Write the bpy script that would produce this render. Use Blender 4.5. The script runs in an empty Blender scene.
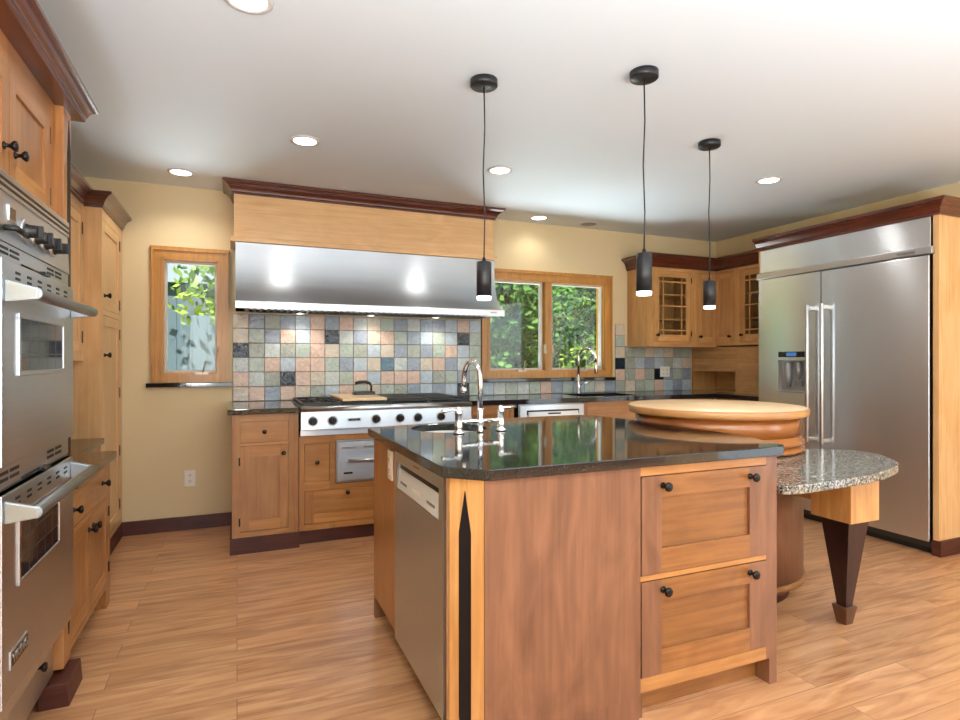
import bpy, bmesh, math, random
from mathutils import Vector
PI = math.pi
sc = bpy.context.scene
col = sc.collection
random.seed(7)

# ------------------------------------------------------------------ camera, sky, sun, window light, exposure
cam_d = bpy.data.cameras.new('camera'); cam = bpy.data.objects.new('camera', cam_d); col.objects.link(cam)
cam.location = (0, 0, 1.245)
cam.rotation_euler = (PI/2, 0, -math.atan(243/579))
cam_d.sensor_width = 36; cam_d.lens = 579/960*36; cam_d.clip_start = 0.02
sc.camera = cam

world = bpy.data.worlds.new('sky'); sc.world = world; world.use_nodes = True
wn = world.node_tree; bgn = wn.nodes['Background']
sky = wn.nodes.new('ShaderNodeTexSky'); sky.sky_type = 'NISHITA'; sky.sun_disc = False
sky.sun_elevation = math.radians(48); sky.sun_rotation = math.radians(200)
wn.links.new(sky.outputs[0], bgn.inputs[0]); bgn.inputs[1].default_value = 0.2

def light(name, kind, loc, rot, energy, color=(1, 1, 1), **k):
    d = bpy.data.lights.new(name, kind); d.energy = energy; d.color = color
    for a, b in k.items(): setattr(d, a, b)
    o = bpy.data.objects.new(name, d); col.objects.link(o); o.location = loc; o.rotation_euler = rot
    return o
light('sun', 'SUN', (0, -5, 8), (math.radians(42), 0, math.radians(-25)), 10.5, (1, .95, .85), angle=.01)
# daylight entering through the windows behind the camera
for wx in (-0.1, 1.9, 3.7):
    light('window_daylight', 'AREA', (wx, -2.96, 1.4), (PI/2+.25, 0, 0), 24, (.80, .91, 1), shape='RECTANGLE', size=1.5, size_y=1.5)
light('side_fill', 'AREA', (4.72, -0.6, 1.25), (PI/2, 0, PI/2), 30, (.80, .91, 1), shape='RECTANGLE', size=1.8, size_y=2.1)  # added side light at a made-up patio opening, brightening the ovens
# added fill lamps without fixtures behind the camera, aimed up to brighten the ceiling
for wx, wy, we in ((-.6, -.9, 145), (.9, -.8, 90), (2.2, -.9, 52), (3.7, -.6, 22)):
    light('fill_uplight', 'AREA', (wx, wy, .9), (PI, 0, 0), we, (.80, .90, 1), shape='DISK', size=.5)

# added area lights outside the two garden windows, standing in for ground-bounced daylight
for wx, we, ww in ((2.7, 115, 2.0), (-.31, 50, .9)):
    o = light('bounce_fill', 'AREA', (wx, 5.9, .55), (0, 0, 0), we, (.86, .94, 1), shape='RECTANGLE', size=ww, size_y=.7)
    o.rotation_euler = Vector((0, -3, 2)).to_track_quat('-Z', 'Y').to_euler()

sc.view_settings.view_transform = 'Standard'; sc.view_settings.look = 'None'
sc.view_settings.gamma = 1; sc.view_settings.use_curve_mapping = False
sc.view_settings.exposure = 0.36
sc.cycles.max_bounces = 10; sc.cycles.diffuse_bounces = 6; sc.cycles.glossy_bounces = 5
sc.cycles.use_denoising = True; sc.cycles.sample_clamp_indirect = 6
sc.cycles.caustics_reflective = False; sc.cycles.caustics_refractive = False

# ------------------------------------------------------------------ materials
def srgb(r, g, b):
    f = lambda c: (c/255/12.92 if c/255 <= .04045 else ((c/255+.055)/1.055)**2.4)
    return (f(r), f(g), f(b), 1)
def new_mat(name):
    m = bpy.data.materials.new(name); m.use_nodes = True
    return m, m.node_tree, m.node_tree.nodes['Principled BSDF']
def N(nt, t, **k):
    n = nt.nodes.new(t)
    for a, b in k.items(): setattr(n, a, b)
    return n
def plain(name, c, rough=.5, metal=0, spec=.5, emit=None, es=0, coat=0):
    m, nt, b = new_mat(name)
    b.inputs['Base Color'].default_value = c; b.inputs['Roughness'].default_value = rough
    b.inputs['Metallic'].default_value = metal; b.inputs['Specular IOR Level'].default_value = spec
    b.inputs['Coat Weight'].default_value = coat
    if emit: b.inputs['Emission Color'].default_value = emit; b.inputs['Emission Strength'].default_value = es
    return m
def mapping(nt, scale, rot=(0, 0, 0)):
    tc = N(nt, 'ShaderNodeTexCoord'); mp = N(nt, 'ShaderNodeMapping')
    mp.inputs['Scale'].default_value = scale; mp.inputs['Rotation'].default_value = rot
    nt.links.new(tc.outputs['Object'], mp.inputs[0]); return mp
def ramp(nt, fac, stops):
    r = N(nt, 'ShaderNodeValToRGB'); e = r.color_ramp.elements
    while len(e) < len(stops): e.new(.5)
    for i, (p, c) in enumerate(stops): e[i].position = p; e[i].color = c
    nt.links.new(fac, r.inputs[0]); return r
def wood(name, dark, light_, horiz=False, rough=.33, var=.22, coat=.25, fig=.25):
    m, nt, b = new_mat(name)
    s = (1.2, 1.2, 26) if horiz else (22, 22, 1.0)
    mp = mapping(nt, s)
    n1 = N(nt, 'ShaderNodeTexNoise'); n1.inputs['Scale'].default_value = 2.2; n1.inputs['Detail'].default_value = 6; n1.inputs['Distortion'].default_value = .6
    nt.links.new(mp.outputs[0], n1.inputs[0])
    mp2 = mapping(nt, (2.2, 2.2, 5) if horiz else (5, 5, 1.6))
    n2 = N(nt, 'ShaderNodeTexNoise'); n2.inputs['Scale'].default_value = 1.6; n2.inputs['Detail'].default_value = 3; n2.inputs['Distortion'].default_value = 1.2
    nt.links.new(mp2.outputs[0], n2.inputs[0])
    mx = N(nt, 'ShaderNodeMix'); mx.inputs[0].default_value = fig + .2
    nt.links.new(n1.outputs[0], mx.inputs[2]); nt.links.new(n2.outputs[0], mx.inputs[3])
    r = ramp(nt, mx.outputs[0], [(.32, dark), (.68, light_)])
    g = N(nt, 'ShaderNodeNewGeometry'); mr = N(nt, 'ShaderNodeMapRange')
    nt.links.new(g.outputs['Random Per Island'], mr.inputs[0])
    mr.inputs[3].default_value = 1 - var; mr.inputs[4].default_value = 1 + var*.35
    hv = N(nt, 'ShaderNodeHueSaturation'); nt.links.new(r.outputs[0], hv.inputs['Color']); nt.links.new(mr.outputs[0], hv.inputs['Value'])
    nt.links.new(hv.outputs[0], b.inputs['Base Color'])
    b.inputs['Roughness'].default_value = rough; b.inputs['Coat Weight'].default_value = coat; b.inputs['Coat Roughness'].default_value = .18
    return m
CV = wood('cherry_vertical', srgb(152, 96, 48), srgb(188, 132, 76))
CH = wood('cherry_horizontal', srgb(156, 100, 50), srgb(194, 138, 80), True)
MV = wood('maple_vertical', srgb(204, 156, 100), srgb(230, 188, 134), var=.12)
MH = wood('maple_horizontal', srgb(204, 156, 100), srgb(230, 188, 134), True, var=.12)
RV = wood('red_cherry_vertical', srgb(106, 68, 46), srgb(144, 98, 70), var=.1, rough=.38, fig=.4)
RH = wood('red_cherry_horizontal', srgb(120, 74, 36), srgb(160, 106, 56), True, var=.15, rough=.36)
CRN = wood('crown_mahogany', srgb(62, 27, 17), srgb(98, 46, 30), True, rough=.25, var=.06, coat=.4)
PLN = wood('plinth_mahogany', srgb(56, 22, 15), srgb(92, 40, 27), True, rough=.5, var=.1, coat=.05)
BUT = wood('butcher_block', srgb(222, 184, 138), srgb(240, 208, 166), True, rough=.4, var=.05, coat=.05)
WINW = wood('window_pine', srgb(166, 108, 40), srgb(204, 146, 64), rough=.35, var=.1)
def steel(name, base=.6, rough=.27, axis=2, tint=(.89, .95, 1)):
    base *= 1.15; rough += .06
    m, nt, b = new_mat(name)
    b.inputs['Metallic'].default_value = 1
    s = [30, 30, 30]; s[axis] = .6
    mp = mapping(nt, s); n = N(nt, 'ShaderNodeTexNoise'); n.inputs['Scale'].default_value = 4; n.inputs['Detail'].default_value = 3
    nt.links.new(mp.outputs[0], n.inputs[0])
    mp2 = mapping(nt, (2, 2, 2)); n2 = N(nt, 'ShaderNodeTexNoise'); n2.inputs['Scale'].default_value = 1.3; n2.inputs['Detail'].default_value = 2
    nt.links.new(mp2.outputs[0], n2.inputs[0])
    r = ramp(nt, n.outputs[0], [(.3, (base*.95*tint[0], base*.95*tint[1], base*.95*tint[2], 1)), (.7, (base*tint[0], base*tint[1], base*tint[2], 1))])
    nt.links.new(r.outputs[0], b.inputs['Base Color'])
    mr = N(nt, 'ShaderNodeMapRange'); mr.inputs[3].default_value = rough - .02; mr.inputs[4].default_value = rough + .03
    nt.links.new(n2.outputs[0], mr.inputs[0]); nt.links.new(mr.outputs[0], b.inputs['Roughness'])
    tg = N(nt, 'ShaderNodeCombineXYZ'); tg.inputs[2].default_value = 1; nt.links.new(tg.outputs[0], b.inputs['Tangent']); b.inputs['Anisotropic'].default_value = .88; b.inputs['Anisotropic Rotation'].default_value = 0
    return m
ST = steel('brushed_steel_vertical', .62); STH = steel('brushed_steel_horizontal', .66, .25, 0); STC = steel('hood_steel', .46, .26, 0); STD = steel('handle_steel', .36, .38, 1); STY = steel('brushed_steel_along_wall', .6, .24, 1)
POL = plain('polished_steel', (.58, .59, .6, 1), .3, 1)
CHR = plain('chrome', (.85, .85, .86, 1), .05, 1)
BLK = plain('black_iron', (.012, .011, .01, 1), .3, .2)
BRZ = plain('black_bronze_knob', (.012, .009, .008, 1), .22, .5)
MATB = plain('matte_black', (.02, .02, .022, 1), .38, .3)
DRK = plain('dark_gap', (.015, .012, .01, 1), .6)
INL = plain('ebony_inlay', (.008, .006, .008, 1), .5, spec=.25)
WHT = plain('white_plastic', srgb(232, 226, 214), .35)
GRYP = plain('light_grey_plastic', srgb(205, 206, 204), .35)
SLOT = plain('dark_slot', (.01, .01, .01, 1), .5)
DGL = plain('dark_oven_glass', (.012, .012, .014, 1), .06, 0, .8)
ENAM = plain('white_enamel_sink', srgb(225, 225, 220), .2)
DISP = plain('blue_display', (.02, .04, .12, 1), .2, emit=(.1, .3, .8, 1), es=.4)
LAMP = plain('lamp_diffuser', (1, 1, 1, 1), .5, emit=(1, .97, .9, 1), es=5)
def paint(name, c, rough=.75, bump=.03):
    m, nt, b = new_mat(name)
    mp = mapping(nt, (1, 1, 1)); n = N(nt, 'ShaderNodeTexNoise'); n.inputs['Scale'].default_value = 90; n.inputs['Detail'].default_value = 2
    nt.links.new(mp.outputs[0], n.inputs[0]); bp = N(nt, 'ShaderNodeBump'); bp.inputs['Strength'].default_value = bump; bp.inputs['Distance'].default_value = .004
    nt.links.new(n.outputs[0], bp.inputs['Height']); nt.links.new(bp.outputs[0], b.inputs['Normal'])
    b.inputs['Base Color'].default_value = c; b.inputs['Roughness'].default_value = rough
    return m
WALL = paint('tan_wall_paint', srgb(215, 195, 153)); CEIL = paint('white_ceiling_paint', srgb(214, 224, 230), .55, .015)
def granite(name, stops, scale=220, rough=.06, bump=0):
    m, nt, b = new_mat(name)
    mp = mapping(nt, (1, 1, 1)); v = N(nt, 'ShaderNodeTexVoronoi'); v.inputs['Scale'].default_value = scale
    nt.links.new(mp.outputs[0], v.inputs[0])
    sp = N(nt, 'ShaderNodeSeparateColor'); nt.links.new(v.outputs['Color'], sp.inputs[0])
    n = N(nt, 'ShaderNodeTexNoise'); n.inputs['Scale'].default_value = scale*.25; n.inputs['Detail'].default_value = 3; nt.links.new(mp.outputs[0], n.inputs[0])
    mx = N(nt, 'ShaderNodeMix'); mx.inputs[0].default_value = .35; nt.links.new(sp.outputs[0], mx.inputs[2]); nt.links.new(n.outputs[0], mx.inputs[3])
    r = ramp(nt, mx.outputs[0], stops); nt.links.new(r.outputs[0], b.inputs['Base Color'])
    b.inputs['Roughness'].default_value = rough; b.inputs['Specular IOR Level'].default_value = .6
    return m
GBLK = granite('black_granite', [(.2, (.005, .005, .006, 1)), (.74, (.014, .015, .017, 1)), (.88, (.07, .07, .07, 1))], 420)
GBLK.node_tree.nodes['Principled BSDF'].inputs['IOR'].default_value = 1.55
GGRY = granite('grey_granite', [(.15, srgb(40, 38, 36)), (.38, srgb(96, 92, 86)), (.6, srgb(140, 136, 126)), (.85, srgb(176, 172, 160))], 150, .1)
GBRN = granite('brown_granite', [(.2, srgb(44, 22, 16)), (.6, srgb(78, 44, 32)), (.85, srgb(112, 74, 58))], 200, .08)
def floor_mat():
    m, nt, b = new_mat('cherry_plank_floor')
    mp = mapping(nt, (1, 1, 1)); br = N(nt, 'ShaderNodeTexBrick')
    br.offset = .37; br.squash = 1
    for k, v in (('Scale', 1), ('Mortar Size', .0012), ('Brick Width', 1.25), ('Row Height', .128), ('Mortar Smooth', .3), ('Bias', 0)): br.inputs[k].default_value = v
    br.inputs['Color1'].default_value = (0, 0, 0, 1); br.inputs['Color2'].default_value = (1, 1, 1, 1); br.inputs['Mortar'].default_value = (.5, .5, .5, 1)
    nt.links.new(mp.outputs[0], br.inputs[0])
    tc = N(nt, 'ShaderNodeTexCoord'); ad = N(nt, 'ShaderNodeVectorMath', operation='MULTIPLY_ADD')
    ad.inputs[1].default_value = (3, 17, 5); nt.links.new(br.outputs['Color'], ad.inputs[0]); nt.links.new(tc.outputs['Object'], ad.inputs[2])
    mp1 = N(nt, 'ShaderNodeMapping'); mp1.inputs['Scale'].default_value = (1.6, 14, 1); nt.links.new(ad.outputs[0], mp1.inputs[0])
    n1 = N(nt, 'ShaderNodeTexNoise'); n1.inputs['Scale'].default_value = 1.4; n1.inputs['Detail'].default_value = 5; n1.inputs['Distortion'].default_value = 1.4
    nt.links.new(mp1.outputs[0], n1.inputs[0])
    r = ramp(nt, n1.outputs[0], [(.28, srgb(164, 110, 70)), (.5, srgb(196, 142, 98)), (.74, srgb(216, 166, 120))])
    mr = N(nt, 'ShaderNodeMapRange'); nt.links.new(br.outputs['Color'], mr.inputs[0]); mr.inputs[3].default_value = .88; mr.inputs[4].default_value = 1.08
    hv = N(nt, 'ShaderNodeHueSaturation'); nt.links.new(r.outputs[0], hv.inputs['Color']); nt.links.new(mr.outputs[0], hv.inputs['Value'])
    mx = N(nt, 'ShaderNodeMix', data_type='RGBA'); nt.links.new(br.outputs['Fac'], mx.inputs[0]); nt.links.new(hv.outputs[0], mx.inputs[6]); mx.inputs[7].default_value = srgb(112, 70, 44)
    nt.links.new(mx.outputs[2], b.inputs['Base Color'])
    b.inputs['Roughness'].default_value = .3; b.inputs['Coat Weight'].default_value = .15; b.inputs['Coat Roughness'].default_value = .2
    bp = N(nt, 'ShaderNodeBump'); bp.inputs['Strength'].default_value = .08; bp.inputs['Distance'].default_value = .004
    nt.links.new(n1.outputs[0], bp.inputs['Height']); nt.links.new(bp.outputs[0], b.inputs['Normal'])
    return m
FLR = floor_mat()
def tile_mat(name, c):
    m, nt, b = new_mat(name)
    mp = mapping(nt, (1, 1, 1)); n = N(nt, 'ShaderNodeTexNoise'); n.inputs['Scale'].default_value = 22; n.inputs['Detail'].default_value = 3; n.inputs['Distortion'].default_value = 1.5
    nt.links.new(mp.outputs[0], n.inputs[0])
    c2 = tuple(min(1, k*1.16) for k in c[:3])+(1,); c1 = tuple(k*.88 for k in c[:3])+(1,)
    r = ramp(nt, n.outputs[0], [(.3, c1), (.7, c2)]); nt.links.new(r.outputs[0], b.inputs['Base Color'])
    bp = N(nt, 'ShaderNodeBump'); bp.inputs['Strength'].default_value = .5; bp.inputs['Distance'].default_value = .014
    nt.links.new(n.outputs[0], bp.inputs['Height']); nt.links.new(bp.outputs[0], b.inputs['Normal'])
    b.inputs['Roughness'].default_value = .06; b.inputs['Specular IOR Level'].default_value = .5
    return m
GROUT = plain('grout', srgb(120, 104, 92), .8)
TILES = [tile_mat('tile_'+n, srgb(*[min(255, q_*1.06) for q_ in c])) for n, c in (('peach', (196, 168, 150)), ('sand', (188, 176, 158)), ('sage', (150, 154, 142)), ('blue_grey', (136, 146, 158)),
         ('pale_blue', (164, 176, 184)), ('mist', (178, 184, 180)), ('green_grey', (158, 168, 156)), ('deep_teal', (8, 28, 42)), ('teal', (70, 104, 122)))]
def glassy(name, rough=0):
    m = bpy.data.materials.new(name); m.use_nodes = True; nt = m.node_tree; nt.nodes.clear()
    o = N(nt, 'ShaderNodeOutputMaterial'); mx = N(nt, 'ShaderNodeMixShader'); t = N(nt, 'ShaderNodeBsdfTransparent'); g = N(nt, 'ShaderNodeBsdfGlossy')
    t.inputs[0].default_value = (.93, .96, .95, 1); g.inputs['Roughness'].default_value = rough; mx.inputs[0].default_value = .03
    nt.links.new(t.outputs[0], mx.inputs[1]); nt.links.new(g.outputs[0], mx.inputs[2]); nt.links.new(mx.outputs[0], o.inputs[0])
    return m
GLS = glassy('clear_glass')

# ------------------------------------------------------------------ mesh helpers
def rootloc(o):
    v = Vector((0, 0, 0))
    while o is not None: v += Vector(o.location); o = o.parent
    return v
S_ = lambda p: (lambda s, d, z: (s, p-d, z))       # a face looking towards -y
E_ = lambda p: (lambda s, d, z: (p+d, s, z))       # a face looking towards +x
W_ = lambda p: (lambda s, d, z: (p-d, s, z))       # a face looking towards -x
ID = lambda x, y, z: (x, y, z)
class MB:
    def __init__(self, T=ID): self.bm = bmesh.new(); self.T = T
    def _v(self, p): return self.bm.verts.new(self.T(*p))
    def poly(self, bot, top, mi=0, smooth=False):
        a = [self._v(p) for p in bot]; b = [self._v(p) for p in top]; n = len(a); fs = []
        fs.append(self.bm.faces.new(a[::-1])); fs.append(self.bm.faces.new(b))
        for i in range(n):
            f = self.bm.faces.new((a[i], a[(i+1) % n], b[(i+1) % n], b[i])); f.smooth = smooth; fs.append(f)
        for f in fs: f.material_index = mi
        return self
    def box(self, a0, a1, b0, b1, c0, c1, mi=0):
        return self.poly([(a0, b0, c0), (a1, b0, c0), (a1, b1, c0), (a0, b1, c0)], [(a0, b0, c1), (a1, b0, c1), (a1, b1, c1), (a0, b1, c1)], mi)
    def lathe(self, c, axis, prof, n=24, mi=0, caps=True):
        # prof: (offset along axis, radius); axis 0/1/2 in local coordinates
        rings = []
        for h, r in prof:
            ring = []
            for k in range(n):
                a = 2*PI*k/n; q = [0, 0, 0]; q[axis] = h; q[(axis+1) % 3] = r*math.cos(a); q[(axis+2) % 3] = r*math.sin(a)
                ring.append(self._v((c[0]+q[0], c[1]+q[1], c[2]+q[2])))
            rings.append(ring)
        for i in range(len(rings)-1):
            for k in range(n):
                f = self.bm.faces.new((rings[i][k], rings[i][(k+1) % n], rings[i+1][(k+1) % n], rings[i+1][k])); f.smooth = True; f.material_index = mi
        if caps:
            self.bm.faces.new(rings[0][::-1]).material_index = mi; self.bm.faces.new(rings[-1]).material_index = mi
        return self
    def tube(self, pts, r, n=12, mi=0):
        pts = [Vector(self.T(*p)) for p in pts]; rings = []; u = None
        rr = r if isinstance(r, (list, tuple)) else [r]*len(pts)
        for i, p in enumerate(pts):
            t = (pts[min(i+1, len(pts)-1)]-pts[max(i-1, 0)]).normalized()
            if u is None: u = t.cross(Vector((0, 0, 1)) if abs(t.z) < .9 else Vector((1, 0, 0))).normalized()
            u = (u - t*u.dot(t)).normalized(); w = t.cross(u)
            rings.append([self.bm.verts.new(p+(u*math.cos(2*PI*k/n)+w*math.sin(2*PI*k/n))*rr[i]) for k in range(n)])
        for i in range(len(rings)-1):
            for k in range(n):
                f = self.bm.faces.new((rings[i][k], rings[i][(k+1) % n], rings[i+1][(k+1) % n], rings[i+1][k])); f.smooth = True; f.material_index = mi
        self.bm.faces.new(rings[0][::-1]).material_index = mi; self.bm.faces.new(rings[-1]).material_index = mi
        return self
    def sweep(self, path, prof, mi=0, closed=False):
        # profile (outward offset, z) swept along an xy path, outward = right-hand side, mitred corners
        n = len(path); rings = []
        for i, p in enumerate(path):
            def nrm(a, b): d = Vector((b[0]-a[0], b[1]-a[1])).normalized(); return Vector((d.y, -d.x))
            if closed: n1 = nrm(path[i-1], p); n2 = nrm(p, path[(i+1) % n])
            else:
                n1 = nrm(path[i-1], p) if i > 0 else None; n2 = nrm(p, path[i+1]) if i < n-1 else None
                n1 = n1 or n2; n2 = n2 or n1
            m = (n1+n2).normalized(); k = 1/max(.3, m.dot(n1))
            rings.append([self._v((p[0]+m.x*d*k, p[1]+m.y*d*k, z)) for d, z in prof])
        m_ = len(prof)
        for i in range(n if closed else n-1):
            a, b = rings[i], rings[(i+1) % n]
            for k in range(m_):
                self.bm.faces.new((a[k], a[(k+1) % m_], b[(k+1) % m_], b[k])).material_index = mi
        if not closed:
            self.bm.faces.new(rings[0][::-1]).material_index = mi; self.bm.faces.new(rings[-1]).material_index = mi
        return self
    def build(self, name, mats, parent=None, bevel=0, loc=None):
        bm = self.bm
        off = rootloc(parent) if parent is not None else Vector(loc or (0, 0, 0))
        bmesh.ops.recalc_face_normals(bm, faces=bm.faces)
        for v in bm.verts: v.co -= off
        me = bpy.data.meshes.new(name); bm.to_mesh(me); bm.free()
        for m in (mats if isinstance(mats, (list, tuple)) else [mats]): me.materials.append(m)
        o = bpy.data.objects.new(name, me); col.objects.link(o); o.parent = parent
        if parent is None: o.location = off
        if bevel:
            md = o.modifiers.new('bevel', 'BEVEL'); md.width = bevel; md.segments = 2; md.limit_method = 'ANGLE'; md.angle_limit = math.radians(40)
        return o
def tag(o, label, cat, group=None, kind=None):
    o['label'] = label; o['category'] = cat
    if group: o['group'] = group
    if kind: o['kind'] = kind
    return o
def thing(name, label, cat, loc, group=None):
    o = bpy.data.objects.new(name, None); col.objects.link(o); o.location = loc; o.empty_display_size = .1
    return tag(o, label, cat, group)
def structure(o): o['kind'] = 'structure'; return o
def copy_tree(o, loc=None, parent=None):
    c = o.copy(); col.objects.link(c)
    if parent is not None: c.parent = parent
    if loc is not None: c.location = loc
    for ch in [x for x in bpy.data.objects if x.parent == o]: copy_tree(ch, None, c)
    return c
def text(body, size, parent, pos, rot, mat, name='lettering', ext=.0006, align='CENTER'):
    d = bpy.data.curves.new(name, 'FONT'); d.body = body; d.size = size; d.extrude = ext; d.align_x = align; d.align_y = 'CENTER'
    d.materials.append(mat); o = bpy.data.objects.new(name, d); col.objects.link(o); o.parent = parent
    bpy.context.view_layer.update()
    me = bpy.data.meshes.new_from_object(o.evaluated_get(bpy.context.evaluated_depsgraph_get())); bpy.data.objects.remove(o); bpy.data.curves.remove(d)
    o = bpy.data.objects.new(name, me); col.objects.link(o); o.parent = parent
    o.location = Vector(pos)-rootloc(parent); o.rotation_euler = rot
    return o
KP = [(0, .010), (.003, .010), (.005, .006), (.014, .005), (.018, .010), (.024, .0145), (.029, .0135), (.031, .009), (.032, .002)]
def knob(T, s, z, parent, k=1.0, d=0, mat=None, label=None):
    o = MB(T).lathe((s, d, z), 1, [(a*k, r*k) for a, r in KP], 16).build('knob', mat or BRZ, parent)
    if label: o['label'] = label
    return o
def frame(T, s0, s1, z0, z1, openings, parent, mats, d0=-.02, d1=0, name='face_frame'):
    mb = MB(T); xs = sorted({s0, s1}|{a for o in openings for a in o[:2]})
    for a, b in zip(xs, xs[1:]):
        m = (a+b)/2; op = sorted((o[2], o[3]) for o in openings if o[0]-1e-6 <= m <= o[1]+1e-6); z = z0
        if not op: mb.box(a, b, d0, d1, z0, z1, 0); continue
        for p, q in op:
            if p > z+1e-6: mb.box(a, b, d0, d1, z, p, 1)
            z = q
        if z < z1-1e-6: mb.box(a, b, d0, d1, z, z1, 1)
    return mb.build(name, mats, parent)
def shaker(T, s0, s1, z0, z1, parent, mats, name='door', st=.05, rt=.05, rb=.05, d=-.001, th=.018, gap=.003, sunk=.008, slab=False, panel_h=False):
    s0 += gap; s1 -= gap; z0 += gap; z1 -= gap; mb = MB(T)
    if slab: mb.box(s0, s1, d-th, d, z0, z1, 1)
    else:
        mb.box(s0, s0+st, d-th, d, z0, z1, 0); mb.box(s1-st, s1, d-th, d, z0, z1, 0)
        mb.box(s0+st, s1-st, d-th, d, z0, z0+rb, 1); mb.box(s0+st, s1-st, d-th, d, z1-rt, z1, 1)
        mb.box(s0+st, s1-st, d-th, d-sunk, z0+rb, z1-rt, 1 if panel_h else 0)
    return mb.build(name, mats, parent)
def hinge(T, s, z, parent, h=.05):
    return MB(T).box(s-.004, s+.004, -.002, .004, z-h/2, z+h/2).build('hinge', BRZ, parent)
def crown_prof(z0, h, p, zt=None):
    f = lambda a, b: (p*a, z0+h*b)
    pr = [f(0, 0), f(.16, 0), f(.16, .14), f(.26, .18), f(.28, .3), f(.36, .42), f(.5, .58), f(.7, .72), f(.88, .78), f(1, .82), f(1, 1), f(0, 1)]
    return pr
HV_ = wood('honey_vertical', srgb(180, 126, 70), srgb(216, 166, 106)); HH_ = wood('honey_horizontal', srgb(182, 128, 72), srgb(218, 168, 108), True)
CM, CHV, HM = [CV, CH], [MV, MH], [HV_, HH_]

# ------------------------------------------------------------------ room
YB, XR, XL, YF, HC = 4.76, 4.75, -1.17, -3.0, 2.515
structure(MB().box(XL-.1, XR+.1, YF-.1, YB+.1, -.05, 0).build('floor', FLR))
structure(MB().box(XL-.15, XR+.15, YF-.15, YB+.15, HC, HC+.08).build('ceiling', CEIL))
def wall_with_holes(T, s0, s1, holes, name, th=.14):
    mb = MB(T); xs = sorted({s0, s1}|{a for o in holes for a in o[:2]})
    for a, b in zip(xs, xs[1:]):
        m = (a+b)/2; z = 0
        for p, q in sorted((o[2], o[3]) for o in holes if o[0] <= m <= o[1]):
            mb.box(a, b, -th, 0, z, p); z = q
        mb.box(a, b, -th, 0, z, HC)
    return structure(mb.build(name, WALL))
WIN1 = (-.50, -.125, 1.14, 1.985); WIN2 = (2.075, 3.325, 1.14, 1.985)
wall_with_holes(S_(YB), XL-.1, XR+.1, [WIN1, WIN2], 'wall_back')
structure(MB().box(XL-.12, XL, YF, YB, 0, HC).build('wall_left', WALL))
SIDE_GAP = (-1.5, .3, .05, 2.15)  # unseen opening made up for the added side light
wall_with_holes(W_(XR), YF, YB, [SIDE_GAP], 'wall_right', .12)
FW = [(a-.8, a+.8, .6, 2.2) for a in (-.1, 1.9, 3.7)]
wall_with_holes(lambda s, d, z: (s, YF+d, z), XL-.1, XR+.1, FW, 'wall_front', .12)
structure(MB(S_(YB)).poly([(-.745, 0, 0), (-.03, 0, 0), (-.03, .018, 0), (-.745, .018, 0)], [(-.745, 0, .097), (-.03, 0, .097), (-.03, .014, .097), (-.745, .014, .097)]).build('baseboard_back', PLN))

def window(name, hole, lights, casing=.068):
    x0, x1, z0, z1 = hole; T = S_(YB)
    r = bpy.data.objects.new(name, None); col.objects.link(r); r.location = ((x0+x1)/2, YB, z0); structure(r)
    c = casing; mb = MB(T)
    mb.box(x0-c, x0, 0, .02, z0-.06, z1+c, 0); mb.box(x1, x1+c, 0, .02, z0-.06, z1+c, 0)
    mb.box(x0, x1, 0, .02, z1, z1+c, 1); mb.box(x0, x1, 0, .02, z0-.06, z0, 1)
    mb.box(x0-c-.008, x1+c+.008, 0, .03, z1+c, z1+c+.014, 1)
    mb.box(x0-.012, x0+.012, .02, .026, z0, z1, 0); mb.box(x1-.012, x1+.012, .02, .026, z0, z1, 0); mb.box(x0, x1, .02, .026, z1-.012, z1+.012, 1)
    mb.box(x0-c, x0-c+.014, .02, .032, z0-.06, z1+c, 0); mb.box(x1+c-.014, x1+c, .02, .032, z0-.06, z1+c, 0); mb.box(x0-c+.014, x1+c-.014, .02, .032, z1+c-.014, z1+c, 1)
    mb.build('casing', [WINW, WINW], r)
    j = MB(T); j.box(x0, x0+.012, -.13, 0, z0, z1); j.box(x1-.012, x1, -.13, 0, z0, z1); j.box(x0, x1, -.13, 0, z0, z0+.012); j.box(x0, x1, -.13, 0, z1-.012, z1)
    for a, b in zip(lights, lights[1:]): m = (a[1]+b[0])/2; j.box(m-.032, m+.032, -.11, .012, z0, z1)
    j.build('jamb', WINW, r)
    for a, b in lights:
        s = MB(T); w = .018
        s.box(a, a+w, -.075, -.03, z0+.012, z1-.012); s.box(b-w, b, -.075, -.03, z0+.012, z1-.012)
        s.box(a+w, b-w, -.075, -.03, z0+.012, z0+.012+w); s.box(a+w, b-w, -.075, -.03, z1-.012-w, z1-.012)
        so = s.build('sash', plain('sash_grey', srgb(196, 188, 176), .4), r)
        MB(T).box(a+w, b-w, -.056, -.05, z0+.012+w, z1-.012-w).build('pane', GLS, so)
        k = b-.1 if name == 'window_1' else (a+b)/2+.05
        cr = MB(T); cr.box(k-.05, k+.04, -.01, .022, z0-.002, z0+.016)
        cr.tube([(k+.0, .02, z0+.012), (k+.01, .035, z0+.05), (k+.018, .03, z0+.1)], .005, 8); cr.build('crank_handle', plain('crank_white', srgb(190, 170, 150), .3, .4), r)
        lk = MB(T); q = b+.006 if b < x1-.1 or name == 'window_1' else a-.006
        lk.box(q-.008, q+.008, .0, .02, z0+.17, z0+.25); lk.tube([(q, .015, z0+.22), (q, .035, z0+.2), (q, .04, z0+.16)], .005, 8); lk.build('sash_lock', plain('lock_white', srgb(200, 184, 160), .3), r)
    MB(T).box(x0-c-.03, x1+c+.03, 0, .045, z0-.092, z0-.062).build('sill', GBLK, r, .002)
    return r
window('window_1', WIN1, [(-.49, -.135)])
window('window_2', WIN2, [(2.085, 2.645), (2.735, 3.315)])
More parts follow.
